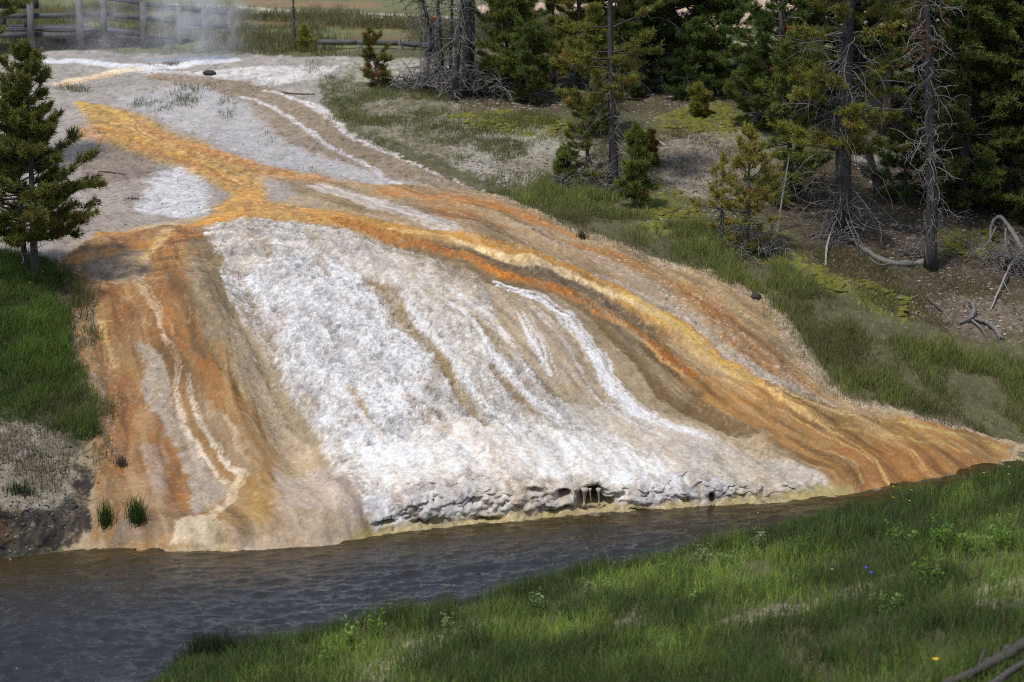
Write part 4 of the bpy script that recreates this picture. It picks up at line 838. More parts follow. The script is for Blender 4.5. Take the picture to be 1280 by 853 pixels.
# ------------------------------------------------------------------ stones
def rock(name, label, u, v, r, seed, mat, sx=1.4, sz=.6, near=False, group=None):
    R = np.random.default_rng(seed); p = G(u, v, near)
    n1, n2 = 10, 14; th_ = np.linspace(.05, math.pi - .05, n1); ph = np.arange(n2) * 2 * math.pi / n2
    A, B = np.meshgrid(th_, ph, indexing='ij'); D = np.stack([np.sin(A) * np.cos(B), np.sin(A) * np.sin(B), np.cos(A)], -1).reshape(-1, 3)
    rad = r * (1 + .25 * fbm(D[:, 0] * 1.6 + seed * 3, D[:, 1] * 1.6 + D[:, 2] * 2.1, 3, seed))
    V = D * rad[:, None] * np.array([sx, 1, sz]); i = np.arange(n1 - 1)[:, None] * n2; j = np.arange(n2)[None]; j2 = (j + 1) % n2
    F = np.stack([i + j, i + n2 + j, i + n2 + j2, i + j2], -1).reshape(-1, 4)
    V = np.concatenate([V, [[0, 0, V[:n2, 2].mean()], [0, 0, V[-n2:, 2].mean()]]]); c0 = n1 * n2; jj = np.arange(n2)
    tri = np.concatenate([np.stack([jj, (jj + 1) % n2, np.full(n2, c0)], 1), np.stack([(n1 - 1) * n2 + (jj + 1) % n2, (n1 - 1) * n2 + jj, np.full(n2, c0 + 1)], 1)])
    o = mesh_np(name, V, [F, tri], mat); o.location = p + Vector((0, 0, r * sz * .5)); tag(o, label, "rock", group); return o
M_dkrock = plain("dark_rock", (.045, .038, .034)); M_ltrock = plain("pale_rock", (.42, .40, .38), .9, .3)
rock("rock", "dark brown stone alone on the pale sinter below the railing", 262, 93, .13, 5, M_dkrock, 1.5, .7)
rock("rock", "small dark clod at the top of the grass edge", 945, 376, .09, 6, M_dkrock, 1.3, .8)
rock("rock", "small pale stone on the gravel behind the crooked stemmed pine", 845, 198, .06, 7, M_ltrock)
rock("rock", "dark stone at the edge of the young pine's lowest branch", 120, 253, .07, 8, M_dkrock, 1.6, .6)

# ------------------------------------------------------------------ grass
def blades(name, px, py, h, wd, col, R, lean=.35, parent=None, mat=None, zoff=None, tipcol=None, segs=2):
    """curved blades standing on the ground (or on zoff)"""
    n = len(px); z = H(px, py) - .01 if zoff is None else zoff
    a = R.uniform(0, 6.283, n); ln = np.abs(R.normal(0, lean, n)) + .06; fa = R.uniform(0, 3.14, n)
    dx, dy = np.cos(a), np.sin(a); sx, sy = np.cos(fa) * wd * .5, np.sin(fa) * wd * .5
    B = np.stack([px, py, z], 1); s = np.stack([sx, sy, np.zeros(n)], 1); dd = np.stack([dx, dy, np.zeros(n)], 1)
    m1 = B + dd * (h * ln * .28)[:, None]; m1[:, 2] += h * .55
    tp = B + dd * (h * ln)[:, None]; tp[:, 2] += h * (1 - .25 * ln)
    V = np.stack([B - s, B + s, m1 + s * .8, m1 - s * .8, tp], 1).reshape(-1, 3); i = np.arange(n)[:, None] * 5
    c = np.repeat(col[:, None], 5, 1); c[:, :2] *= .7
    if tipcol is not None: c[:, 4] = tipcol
    return mesh_np(name, V, [i + np.array([[0, 1, 2, 3]]), i + np.array([[3, 2, 4]])], mat or M_grass, parent, colors={"Col": c.reshape(-1, 3)})
def inside(px, py, P):
    ins = np.zeros(len(px), bool)
    for i in range(len(P)):
        x0, y0 = P[i - 1]; x1, y1 = P[i]
        if y0 != y1: ins ^= ((y0 > py) != (y1 > py)) & (px < (x1 - x0) * (py - y0) / (y1 - y0) + x0)
    return ins
def mixc(a, b, t): t = np.clip(t, 0, 1)[:, None]; return np.array(a)[None] * (1 - t) + np.array(b)[None] * t
R = np.random.default_rng(500)
# near bank: long rushy grass with lighter lush patches and bare gaps
n = 420000
px = R.uniform(-7.5, 12.5, n); py = R.uniform(22.5, 43, n); s_ = (yn(px) - py) * .85
keep = (s_ > -.02) & (np.abs(px) < py * .28 + 1.2)
px, py = px[keep], py[keep]
bare = np.zeros(len(px), F32)
for p in BARE:
    P = np.array(p); bare = np.maximum(bare, inside(px + R.normal(0, .10, len(px)), py + R.normal(0, .18, len(px)), P))
lush = .8 * fbm(px * .55 + 3, py * .38, 3, 60) - .12 - .25 * sstep(2.2, .6, (yn(px) - py) * .85)
for pp in ([(1080, 690), (1290, 640), (1290, 770), (1150, 775), (1100, 740)], [(300, 860), (400, 800), (500, 786), (560, 800), (470, 860)], [(860, 700), (1000, 680), (1060, 700), (980, 740), (880, 745)], [(600, 790), (760, 770), (800, 790), (640, 820)]):
    lush += .42 * inside(px + R.normal(0, .25, len(px)), py + R.normal(0, .35, len(px)), np.array(near_px(pp))); fine = fbm(px * 1.7, py * 1.2, 3, 61)
keep = (R.random(len(px)) > bare * .5) & (R.random(len(px)) < np.clip(.85 + fine * .9, .25, 1))
px, py, lush, fine = px[keep], py[keep], lush[keep], fine[keep]
lu = sstep(-.05, .30, lush + .12 * R.normal(0, 1, len(px)))
hh = (.30 - .08 * lu) * R.uniform(.4, 1.3, len(px)) * (1 + .55 * fine) * (1 + .5 * (R.random(len(px)) < .03))
cg = mixc((.078, .128, .030), (.32, .43, .082), lu * R.uniform(.6, 1.1, len(px)))
dry = R.random(len(px)) < .10; cg[dry] = np.array([.20, .165, .085]) * R.uniform(.6, 1.2, (dry.sum(), 1))
cg *= R.uniform(.7, 1.3, (len(px), 1)) * (1 + .5 * fbm(px * 3, py * 2.4, 2, 62))[:, None]
tipc = cg * 1.0; rs = R.random(len(px)) < .22 * (1 - lu); tipc[rs] = np.array([.17, .11, .065])
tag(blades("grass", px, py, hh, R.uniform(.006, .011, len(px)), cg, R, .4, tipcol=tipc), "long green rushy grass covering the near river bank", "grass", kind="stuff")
# right bank grass
def field(name, label, polys, n, h, c0, c1, seed, dens_s=.9, thr=0., w=(.007, .011), lean=.45, dry=.15):
    R = np.random.default_rng(seed); A, Bx = [], []
    for pts, wt in polys:
        P = W(pts); k = int(n * wt); x = R.uniform(P[:, 0].min(), P[:, 0].max(), k); y = R.uniform(P[:, 1].min(), P[:, 1].max(), k)
        o = inside(x + R.normal(0, .10, k) + .55 * fbm(x * 1.3, y * 1.1, 4, seed + 1, .65), y + R.normal(0, .2, k) + .8 * fbm(x * 1.3, y * 1.1, 4, seed + 2, .65), P); A.append(x[o]); Bx.append(y[o])
    x = np.concatenate(A); y = np.concatenate(Bx); f = fbm(x * dens_s, y * dens_s * .8, 4, seed)
    o = R.random(len(x)) < np.clip(.5 + (f - thr) * 2.2, 0, 1); x, y, f = x[o], y[o], f[o]
    c = mixc(c0, c1, .5 + f * .8 + R.normal(0, .2, len(x))) * R.uniform(.75, 1.25, (len(x), 1)); d = R.random(len(x)) < dry; c[d] = np.array([.22, .185, .11]) * R.uniform(.6, 1.2, (d.sum(), 1))
    f2 = fbm(x * 2.6, y * 2.2, 3, seed + 5); c *= (1 + .5 * f2)[:, None]; dp = sstep(.1, .45, fbm(x * .7, y * .6, 3, seed + 6) + .1 * R.normal(0, 1, len(x)))[:, None] * .6; c = c * (1 - dp) + np.array([[.17, .15, .07]]) * dp
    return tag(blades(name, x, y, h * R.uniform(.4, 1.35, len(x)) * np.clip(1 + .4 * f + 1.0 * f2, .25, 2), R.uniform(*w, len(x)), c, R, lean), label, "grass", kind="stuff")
field("grass", "green grass on the bank right of the orange streams", [([(606, 240), (700, 276), (790, 306), (880, 336), (958, 368), (985, 408), (900, 296), (800, 258), (690, 226)], 1.),
      ([(900, 296), (960, 340), (986, 408), (1010, 452), (1056, 488), (1150, 522), (1285, 546), (1300, 450), (1200, 440), (1115, 424), (1040, 380), (1000, 350)], 1.)], 115000, .22, (.13, .175, .035), (.27, .31, .075), 510, thr=-.04, dry=.24)
field("grass", "thin grass on the slope in front of the dead clump", [([(398, 92), (470, 92), (560, 120), (700, 150), (600, 236), (520, 204), (470, 180), (420, 146)], 1.)], 95000, .12, (.10, .125, .04), (.19, .215, .06), 511, thr=.08)
field("grass", "sparse tufty grass over the forest clearing on the right", [([(560, 170), (760, 160), (960, 140), (960, 260), (900, 300), (780, 255), (640, 236)], 1.), ([(960, 300), (1180, 330), (1300, 400), (1300, 440), (1120, 400)], .5)], 60000, .09, (.09, .10, .03), (.16, .15, .05), 512, thr=.16)
field("grass", "dark green grass hanging over the left bank", [([(-160, 322), (62, 322), (82, 352), (92, 420), (108, 480), (120, 540), (100, 552), (40, 530), (-160, 500)], 1.)], 100000, .24, (.065, .12, .022), (.15, .22, .04), 513, thr=-.45, dry=.06)
field("grass", "ragged fringe of grass where the left bank turf breaks up", [([(70, 325), (100, 345), (112, 420), (128, 470), (140, 530), (138, 590), (105, 590), (90, 470)], 1.)], 26000, .19, (.07, .11, .025), (.16, .19, .05), 518, 1.4, thr=.16, dry=.4)
field("grass", "straggly growth on the bare left bank soil", [([(-30, 510), (60, 530), (100, 560), (92, 600), (50, 645), (-30, 645)], 1.)], 5000, .13, (.05, .065, .025), (.12, .11, .07), 514, thr=.22, dry=.45)
field("grass", "sparse low plants scattered on the grey sinter", [([(170, 105), (250, 108), (290, 125), (285, 165), (230, 160), (160, 135)], 1.), ([(80, 100), (120, 100), (120, 116), (80, 116)], .25), ([(300, 165), (345, 168), (345, 182), (300, 178)], .1), ([(370, 196), (400, 204), (400, 216), (372, 208)], .1), ([(350, 82), (440, 76), (450, 104), (390, 104)], .5), ([(180, 77), (222, 77), (222, 82), (180, 82)], .12)], 9000, .12, (.07, .09, .035), (.12, .14, .05), 515, 1.6, thr=.22)
field("grass", "meadow grass beyond the boardwalk", [([(-40, 62), (420, 68), (540, 72), (540, 20), (-40, 8)], 1.), ([(540, 60), (780, 66), (780, 24), (540, 30)], .6)], 90000, .28, (.12, .125, .04), (.16, .16, .06), 516, .5, thr=-.1, w=(.012, .02), dry=.35)
field("grass", "dry straw along the upper edge of the orange fan", [([(700, 286), (880, 346), (955, 380), (1005, 462), (1056, 500), (1150, 530), (1262, 552), (1262, 542), (1056, 484), (1012, 446), (985, 404), (955, 364), (880, 332), (700, 276)], 1.)], 26000, .13, (.25, .20, .13), (.12, .13, .05), 517, 1.2, thr=-.05, dry=.6)
# moss cushions
def moss():
    R = np.random.default_rng(520); V = []; F = []; k = 0
    for pts, n in [([(1010, 330), (1070, 346), (1140, 372), (1130, 398), (1080, 392), (1020, 350)], 230), ([(560, 146), (640, 140), (720, 156), (700, 172), (600, 164)], 90), ([(826, 142), (900, 130), (950, 160), (900, 170), (830, 160)], 120), ([(1170, 290), (1240, 286), (1240, 320), (1180, 320)], 50), ([(790, 250), (850, 240), (880, 280), (820, 290)], 60)]:
        P = W(pts); x = R.uniform(P[:, 0].min(), P[:, 0].max(), n * 3); y = R.uniform(P[:, 1].min(), P[:, 1].max(), n * 3); o = inside(x, y, P) & (fbm(x * 1.5, y * 1.5, 3, 521) > -.08); x, y = x[o], y[o]
        z = H(x, y)
        for a, b, c in zip(x, y, z):
            r = R.uniform(.04, .12); m = 9; an = np.arange(m) * 6.283 / m + R.uniform(0, 1)
            rings = []
            for rr_, hh_ in ((1., -.02), (.86, .35), (.5, .62)):
                q_ = r * rr_ * (1 + R.normal(0, .12, m)); rings.append(np.stack([a + q_ * np.cos(an), b + q_ * np.sin(an), c + r * hh_ * (.6 + .2 * R.random(m))], 1))
            V.append(np.concatenate(rings + [[[a, b, c + r * .5]]])); j = np.arange(m); j2 = (j + 1) % m
            for q0 in (0, m): F.append(np.stack([q0 + j, q0 + j2, q0 + m + j2, q0 + m + j], 1) + k)
            F.append(np.stack([2 * m + j, 2 * m + j2, np.full(m, 3 * m), np.full(m, 3 * m)], 1) + k); k += 3 * m + 1
    F = np.concatenate(F); t = F[:, 2] == F[:, 3]
    m_ = plain("moss", (.135, .135, .026), .95, .55, 25)
    tag(mesh_np("moss", np.concatenate(V), [F[~t], F[t][:, :3]], m_, smooth=True), "yellow green moss cushions dotting the forest floor", "moss", kind="stuff")
moss()
def litter(name, label, polys, seed, cols, n, L=(.03, .14)):
    R = np.random.default_rng(seed); xs, yy = [], []
    for pts, wt in polys:
        P = W(pts); k = int(n * wt); x = R.uniform(P[:, 0].min(), P[:, 0].max(), k); y = R.uniform(P[:, 1].min(), P[:, 1].max(), k); o = inside(x + R.normal(0, .2, k), y + R.normal(0, .3, k), P) & (R.random(k) < .5 + fbm(x, y, 3, seed)); xs.append(x[o]); yy.append(y[o])
    x = np.concatenate(xs); y = np.concatenate(yy); m = len(x); a = R.uniform(0, 6.283, m); l = R.uniform(*L, m) ** 1.0; w = l * R.uniform(.08, .5, m); t = R.uniform(.006, .03, m)
    b = np.array([(-.5, -.5, 0), (.5, -.4, 0), (.5, .5, 0), (-.4, .5, 0), (-.35, -.3, 1), (.4, -.25, 1), (.3, .3, 1), (-.3, .35, 1)])
    lx, ly = b[None, :, 0] * l[:, None] * R.uniform(.7, 1.2, (m, 8)), b[None, :, 1] * w[:, None] * R.uniform(.7, 1.2, (m, 8)); c_, s_ = np.cos(a)[:, None], np.sin(a)[:, None]
    V = np.stack([x[:, None] + lx * c_ - ly * s_, y[:, None] + lx * s_ + ly * c_, H(x, y)[:, None] - .004 + b[None, :, 2] * t[:, None]], 2).reshape(-1, 3)
    F = (np.arange(m)[:, None, None] * 8 + np.array([[4, 5, 6, 7], [0, 1, 5, 4], [1, 2, 6, 5], [2, 3, 7, 6], [3, 0, 4, 7]])[None]).reshape(-1, 4)
    col = np.array(cols)[R.integers(0, len(cols), m)] * R.uniform(.6, 1.3, (m, 1))
    return tag(mesh_np(name, V, F, M_litter, colors={"Col": np.repeat(col, 8, 0)}), label, "litter", kind="stuff")
M_litter = leafy_mat("litter", 0., .85, .2)
litter("forest_litter", "twigs, bark chips and pale stones strewn over the forest floor", [([(930, 250), (1000, 262), (1040, 330), (1150, 400), (1300, 420), (1300, 200), (1100, 200)], 1.), ([(560, 100), (960, 120), (960, 260), (880, 300), (620, 236), (560, 180)], 1.)], 600, [(.30, .27, .24), (.14, .10, .075), (.26, .24, .22), (.09, .07, .055), (.16, .13, .10)], 9000)
litter("clods", "clods, roots and stones crumbling from the cut bank at the left", [([(-20, 560), (95, 560), (118, 600), (108, 668), (40, 690), (-20, 700)], 1.)], 602, [(.05, .042, .036), (.12, .10, .08), (.20, .17, .14), (.03, .026, .025)], 1100, (.025, .09))
litter("gravel", "loose stones and crust flakes on the upper terrace", [([(90, 80), (420, 72), (600, 236), (480, 230), (300, 260), (90, 300)], 1.), ([(700, 300), (955, 378), (1040, 486), (1000, 480), (860, 380), (740, 330)], .6)], 601, [(.34, .31, .28), (.18, .15, .12), (.30, .28, .26)], 2000, (.025, .08))
def tussock(label, u, v, n, h, r, c, seed, near=False, group=None):
    R = np.random.default_rng(seed); p = G(u, v, near); x = R.normal(0, r, n); y = R.normal(0, r * .7, n)
    z = H(x + p.x, y + p.y) - p.z - .02
    o = blades("grass_tussock", x, y, h * R.uniform(.5, 1.15, n), R.uniform(.007, .012, n), np.array(c)[None] * R.uniform(.6, 1.35, (n, 1)), R, .3, zoff=z); o.location = p
    return tag(o, label, "grass tussock", group)
tussock("upright green grass tussock on the rust slope, left of two", 131, 655, 170, .46, .06, (.06, .12, .022), 531)
tussock("taller green grass tussock on the rust slope, right of two", 171, 655, 230, .52, .075, (.05, .105, .022), 532)
tussock("small grass tuft hanging on the edge of the left bank", 118, 545, 120, .3, .08, (.065, .13, .02), 533)
tussock("dry brown tuft alone on the grey sinter", 169, 250, 90, .12, .08, (.11, .085, .045), 534)
tussock("dark spiky rush tussock at the tip of the near bank", 258, 836, 1900, .62, .27, (.03, .05, .016), 535, True)
tussock("tall dark rushes where the near bank meets the orange fan", 1262, 578, 500, .5, .25, (.035, .06, .018), 536, True)
tussock("dark green leafy clump on the bare left bank soil", 24, 614, 260, .22, .13, (.035, .06, .018), 537)
tussock("grey dead grass tuft on the rust slope above the tussocks", 152, 590, 120, .3, .05, (.15, .13, .10), 538)
tussock("dark tuft on the dry edge below the green bank grass", 728, 300, 110, .22, .06, (.07, .08, .03), 539)

# leafy weeds of the near bank
def weed_mesh(seed, n=9, h=.42, c=(.16, .23, .06)):
    R = np.random.default_rng(seed); T_ = Tubes(); V = []; Fq = []; cc = []; k = 0
    for s in range(n):
        a = R.uniform(0, 6.283); hh_ = h * R.uniform(.55, 1.1); st = wig([R.normal(0, .05), R.normal(0, .05), -.02], [math.cos(a) * .3, math.sin(a) * .3, 1], hh_, 6, .08, R); T_.add(st, np.linspace(.005, .002, 6), 4, cap=False)
        for i in range(12):
            f = R.uniform(.2, 1.); j = f * 5; j0 = min(int(j), 4); b = st[j0] + (st[j0 + 1] - st[j0]) * (j - j0); aa = i * 2.4 + R.normal(0, .3)
            d = norm(np.array([math.cos(aa), math.sin(aa), R.uniform(.3, 1.1)])); sd = norm(np.cross(d, [0, 0, 1])); L_ = R.uniform(.05, .09); w_ = L_ * .2
            m_ = b + d * L_ * .5 + np.array([0, 0, .006]); V.append([b, m_ - sd * w_, b + d * L_ + np.array([0, 0, -.01]), m_ + sd * w_]); Fq.append([k, k + 1, k + 2, k + 3]); k += 4
            cl = np.array(c) * R.uniform(.7, 1.35); cc += [cl] * 4
    return T_, np.array(V).reshape(-1, 3), np.array(Fq), np.array(cc)
M_stem = plain("weed_stems", (.09, .13, .04))
def weed(label, u, v, proto, sc, rz):
    p = G(u, v, True)
    root = empty("leafy_weed", p, label, "plant", "leafy weeds in the near bank grass", rz); root.scale = (sc,) * 3
    for o in proto:
        c_ = o.copy(); COL.objects.link(c_); c_.parent = root
    return root
protos = []
for sd, c in ((541, (.20, .30, .075)), (542, (.27, .34, .15)), (543, (.17, .29, .05))):
    T_, V, Fq, cc = weed_mesh(sd, c=c); protos.append([T_.build("stems", M_stem), mesh_np("leaves", V, Fq, M_grass, colors={"Col": cc})])
for i, (u, v, k, s, lab) in enumerate([(440, 812, 0, 1.1, "bright leafy weed left of the gravel patch by the water"), (470, 800, 2, 1., "bright leafy weed just right of the first weed by the water"), (560, 798, 1, .8, "pale leafy weed above the gravel strip at the lower middle"),
        (675, 770, 1, .9, "pale upright weed standing against the water"), (735, 748, 1, .7, "small pale weed in the middle of the dark grass"), (760, 745, 0, .7, "small green weed right of the small pale weed"),
        (832, 728, 2, .9, "leafy weed under the river's right end"), (880, 716, 1, 1., "pale leafy weed nearest the right end of the river"), (905, 710, 0, .8, "short leafy weed in the dark rushes right of the river end"),
        (950, 690, 1, .9, "slender weed above the purple flower's left"), (1000, 694, 2, .8, "low weed straight above the bare gravel patch"), (1130, 690, 0, 1.1, "lush weed left of the bright lush patch"),
        (1180, 690, 2, 1.3, "large lush weed in the bright patch at the right"), (1215, 700, 0, 1.3, "large bright weed right of the lush weed"), (1252, 690, 2, 1.3, "lush weed at the right edge above the log"),
        (1160, 740, 2, 1.2, "bright weed below the bare gravel patch"), (1110, 770, 0, 1., "weed at the lower edge of the bare gravel patch"), (1240, 745, 0, 1.1, "weed right behind the grey corner log"), (410, 838, 2, 1., "low weed at the foot of the gravel strip, far left"), (870, 760, 0, .8, "weed left of the bare gravel patch")]):
    weed(lab, u, v, protos[k], s * 1.05, i * 1.3)
for pr in protos:
    for o in pr: bpy.data.objects.remove(o)
# flowers
def flower(label, u, v, col, h, r, near, group, seed, petals=6, cup=.3):
    R = np.random.default_rng(seed); p = G(u, v, near); root = empty("wild_flower", p, label, "flower", group)
    T_ = Tubes(); st = wig([0, 0, -.02], [.1, 0, 1], h, 5, .06, R); T_.add(st, np.linspace(.004, .003, 5), 4, cap=False); T_.build("stem", M_stem, root)
    V = []; F = []; top = st[-1]
    for i in range(petals):
        a = i * 6.283 / petals; d = np.array([math.cos(a), math.sin(a), cup]); s = np.array([-math.sin(a), math.cos(a), 0])
        V += [top, top + d * r * .6 - s * r * .35, top + d * r, top + d * r * .6 + s * r * .35]; F.append([4 * i + j for j in range(4)])
    mesh_np("petals", np.array(V), np.array(F), M_petal[col], root); return root
M_petal = {"yellow": plain("yellow_petals", (.75, .45, .02), .6, .1), "purple": plain("purple_petals", (.10, .07, .50), .6, .1)}
for i, (u, v) in enumerate([(1098, 628), (1114, 634), (1136, 636), (1148, 622), (1116, 646), (1132, 650), (1230, 616), (1256, 618), (1258, 608), (944, 664), (1040, 742)]):
    flower("small yellow wild flower in the near bank grass", u, v, "yellow", .34, .022, True, "yellow flowers in the near bank grass", 560 + i)
flower("yellow flower beside the grey corner log", 1166, 856, "yellow", .32, .045, True, None, 575)
flower("purple blue flower by the bare gravel patch, left of the pair", 1078, 738, "purple", .3, .04, True, None, 576, 5, 1.2)
flower("purple blue flower by the bare gravel patch, right of the pair", 1085, 742, "purple", .28, .04, True, None, 577, 5, 1.2)
for i, (u, v) in enumerate([(22, 352), (52, 358), (36, 372), (68, 340)]):
    flower("tiny yellow flower in the grass under the lone young pine", u, v, "yellow", .3, .022, False, "yellow flowers under the lone pine", 580 + i)

# ------------------------------------------------------------------ boardwalk with railing
def box(cx, cy, cz, sx, sy, sz, yaw=0., shear=0.):
    b = np.array([(x, y, z) for x in (-.5, .5) for y in (-.5, .5) for z in (-.5, .5)]) * [sx, sy, sz]; b[:, 2] += shear * b[:, 0]
    c, s = math.cos(yaw), math.sin(yaw); V = np.stack([b[:, 0] * c - b[:, 1] * s + cx, b[:, 0] * s + b[:, 1] * c + cy, b[:, 2] + cz], 1)
    return V, np.array([[0, 1, 3, 2], [4, 6, 7, 5], [0, 4, 5, 1], [2, 3, 7, 6], [0, 2, 6, 4], [1, 5, 7, 3]])
def boxes(name, L, mat, parent=None):
    V = []; F = []; k = 0
    for b in L: v, f = box(*b); V.append(v); F.append(f + k); k += 8
    return mesh_np(name, np.concatenate(V), np.concatenate(F), mat, parent)
def beam(a, b, th, hh_):
    a = np.array(a, float); b = np.array(b, float); d = b - a; L_ = math.hypot(d[0], d[1]); yaw = math.atan2(d[1], d[0]); m = (a + b) / 2
    return (m[0], m[1], m[2], L_, th, hh_, yaw, d[2] / L_)
bw = empty("boardwalk", at_y(130, 60, 71.4), "weathered grey boardwalk with a three rail fence by the steaming pool", "boardwalk")
O = np.array(bw.location)
front = [(-70, -9, 62, 70.9), (-15, -9, 60, 71.), (40, -9, 60, 71.2), (101, -7, 62, 71.3), (131, -5, 60, 71.6), (181, 2.5, 65, 71.9), (226, 8.5, 67, 72.7), (256, 11.5, 68, 73.6), (288, 14.5, 69, 74.6)]
tops, lows, mids = [], [], []
for u, vt, vb, y in front:
    t = at_y(u, vt, y) - O; b = at_y(u, vb + 3, y) - O
    boxes("post", [(b[0], b[1], (t[2] + b[2]) / 2, .19 if u in (40, 101, 181) else .16, .16, t[2] - b[2])], M_post, bw)
    tops.append(t)
rail_v = [(-70, -6, 20, 38), (-15, -6, 20, 38), (40, -6, 20, 38), (101, -4.5, 19, 39), (131, -3, 18.5, 40), (181, 5, 23, 44.5), (226, 11, 28, 49), (256, 14, 31.5, 52), (288, 17, 34.5, 54.5)]
for kk_, nm in ((1, "top_rail"), (2, "middle_rail")):
    L = []
    for i in range(len(front) - 1):
        a = at_y(front[i][0], rail_v[i][kk_], front[i][3] + .13) - O; b = at_y(front[i + 1][0], rail_v[i + 1][kk_], front[i + 1][3] + .13) - O; L.append(beam(a, b, .07, .15))
    boxes(nm, L, M_plank, bw)
dk, fs, dr_ = [], [], []
for i in range(len(front) - 1):
    a = at_y(front[i][0], rail_v[i][3], front[i][3] + .2) - O; b = at_y(front[i + 1][0], rail_v[i + 1][3], front[i + 1][3] + .2) - O
    nrm = norm(np.array([-(b - a)[1], (b - a)[0], 0])); m_ = nrm * .85
    x = beam(a + m_, b + m_, 1.7, .06); dk.append(x); fs.append(beam(a + np.array([0, .0, -.14]), b + np.array([0, 0, -.14]), .08, .17))
boxes("deck", dk, M_plank, bw); boxes("edge_beam", fs, M_plank, bw)
# bench on the deck
bp_ = at_y(14, 38, 71.9); bn = empty("bench", bp_, "dark wooden bench on the boardwalk behind the railing at the left edge", "bench")
M_bench = wood_mat("dark_bench", (.03, .03, .035), (.09, .085, .085), 5)
boxes("seat", [(0, .25, .44, 1.5, .4, .06)], M_bench, bn); boxes("backrest", [(0, .5, .75, 1.5, .05, .3)], M_bench, bn)
for x in (-.28, .42): boxes("leg", [(x, .25, .2, .1, .36, .44)], M_bench, bn)
# log rail on low blocks
lr = empty("log_rail", G(398, 62), "low grey log barrier lying across the meadow edge", "barrier"); O = np.array(lr.location)
pts = [(397, 53), (446, 53), (497, 54), (556, 59)]
Q = [at_y(u, v, O[1] + .02 * i) - O for i, (u, v) in enumerate(pts)]
for a, b in zip(Q[:-1], Q[1:]):
    T_ = Tubes(); T_.add(np.linspace(a - norm(b - a) * .0, b, 6), .085, 10); T_.build("log", M_plank, lr)
for a in Q[:-1]: boxes("support_block", [(a[0] + .08, a[1] + .02, a[2] - .2, .16, .2, .26)], M_post, lr)
# ------------------------------------------------------------------ cliff drips
M_drip = plain("drip_stone", (.42, .36, .29), .8, .3)
for i, (u, lab) in enumerate([(719, "left"), (731, "second"), (737, "third"), (748, "right")]):
    x0, _ = P0(u, 622); y0 = ys(x0) + .12; a = at_y(u, 611, y0); b = at_y(u + (1, -1, 2, 1)[i], (625, 633, 628, 632)[i], y0 + .02 + .04 * (i % 2))
    T_ = Tubes(); T_.add(np.linspace(a, b, 7), np.array([.06, .04, .026, .02, .016, .02, (.004, .05, .004, .04)[i]]) * (.9, 1.25, .6, .8)[i], 8); o = T_.build("dripstone", M_drip)
    tag(o, "thin dripstone pillar in the dark hollow of the white cliff", "dripstone", "dripstone pillars in the hollow of the cliff")

# ------------------------------------------------------------------ the distant person behind the dead trunks
def person():
    p = G(541, 97); root = empty("person", p, "person in a grey top and orange cap standing behind the dead trunks", "person")
    J = {'pel': (0, 0, .86), 'che': (0, 0, 1.18), 'nek': (0, 0, 1.38), 'hd0': (0, -.01, 1.47), 'hd1': (0, -.02, 1.58), 'lh': (-.1, 0, .82), 'lk': (-.11, -.02, .45), 'la': (-.11, .02, .07), 'lt': (-.12, -.14, .03),
         'rh': (.1, 0, .82), 'rk': (.11, -.02, .45), 'ra': (.11, .02, .07), 'rt': (.12, -.14, .03), 'ls': (-.18, 0, 1.32), 'le': (-.24, .03, 1.05), 'lw': (-.22, -.06, .82), 'lf': (-.21, -.09, .74),
         'rs': (.18, 0, 1.32), 're': (.24, .03, 1.05), 'rw': (.22, -.06, .82), 'rf': (.21, -.09, .74)}
    E = ['pel che', 'che nek', 'nek hd0', 'hd0 hd1', 'pel lh', 'lh lk', 'lk la', 'la lt', 'pel rh', 'rh rk', 'rk ra', 'ra rt', 'nek ls', 'ls le', 'le lw', 'lw lf', 'nek rs', 'rs re', 're rw', 'rw rf']
    rad = dict(pel=.14, che=.15, nek=.055, hd0=.085, hd1=.085, lh=.09, rh=.09, lk=.06, rk=.06, la=.042, ra=.042, lt=.035, rt=.035, ls=.06, rs=.06, le=.042, re=.042, lw=.03, rw=.03, lf=.028, rf=.028)
    ks = list(J); me = bpy.data.meshes.new("body"); me.from_pydata([J[k] for k in ks], [tuple(ks.index(q) for q in e.split()) for e in E], []); o = bpy.data.objects.new("body", me); COL.objects.link(o); o.parent = root
    sk = o.modifiers.new("skin", 'SKIN'); o.modifiers.new("sub", 'SUBSURF').levels = 1; o.modifiers["sub"].render_levels = 2
    for i, k in enumerate(ks): me.skin_vertices[0].data[i].radius = (rad[k], rad[k]); me.skin_vertices[0].data[i].use_root = k == 'pel'
    N_ = Nodes("clothed_body"); co = N_.coords(); sz = N_.n('ShaderNodeSeparateXYZ'); N_.l(co, sz.inputs[0])
    c = N_.ramp(N_.math('DIVIDE', sz.outputs[2], 1.7), [(0, (.03, .03, .035)), (.49, (.04, .045, .06)), (.5, (.22, .22, .235)), (.825, (.22, .22, .235)), (.83, (.5, .28, .2))]); c.node.color_ramp.interpolation = 'CONSTANT'
    pr = N_.n('ShaderNodeBsdfPrincipled'); N_.l(c, pr.inputs[0]); pr.inputs['Roughness'].default_value = .8; N_.l(pr.outputs[0], N_.out.inputs[0]); me.materials.append(N_.m)
    T_ = Tubes(); T_.add([(0, -.02, 1.56), (0, -.02, 1.6), (0, -.02, 1.645), (0, -.02, 1.675)], [.105, .108, .095, .04], 14); T_.add([(0, -.08, 1.575), (0, -.2, 1.565)], [.075, .06], 8); T_.build("cap", plain("orange_cap", (.75, .13, .03)), root)
person()

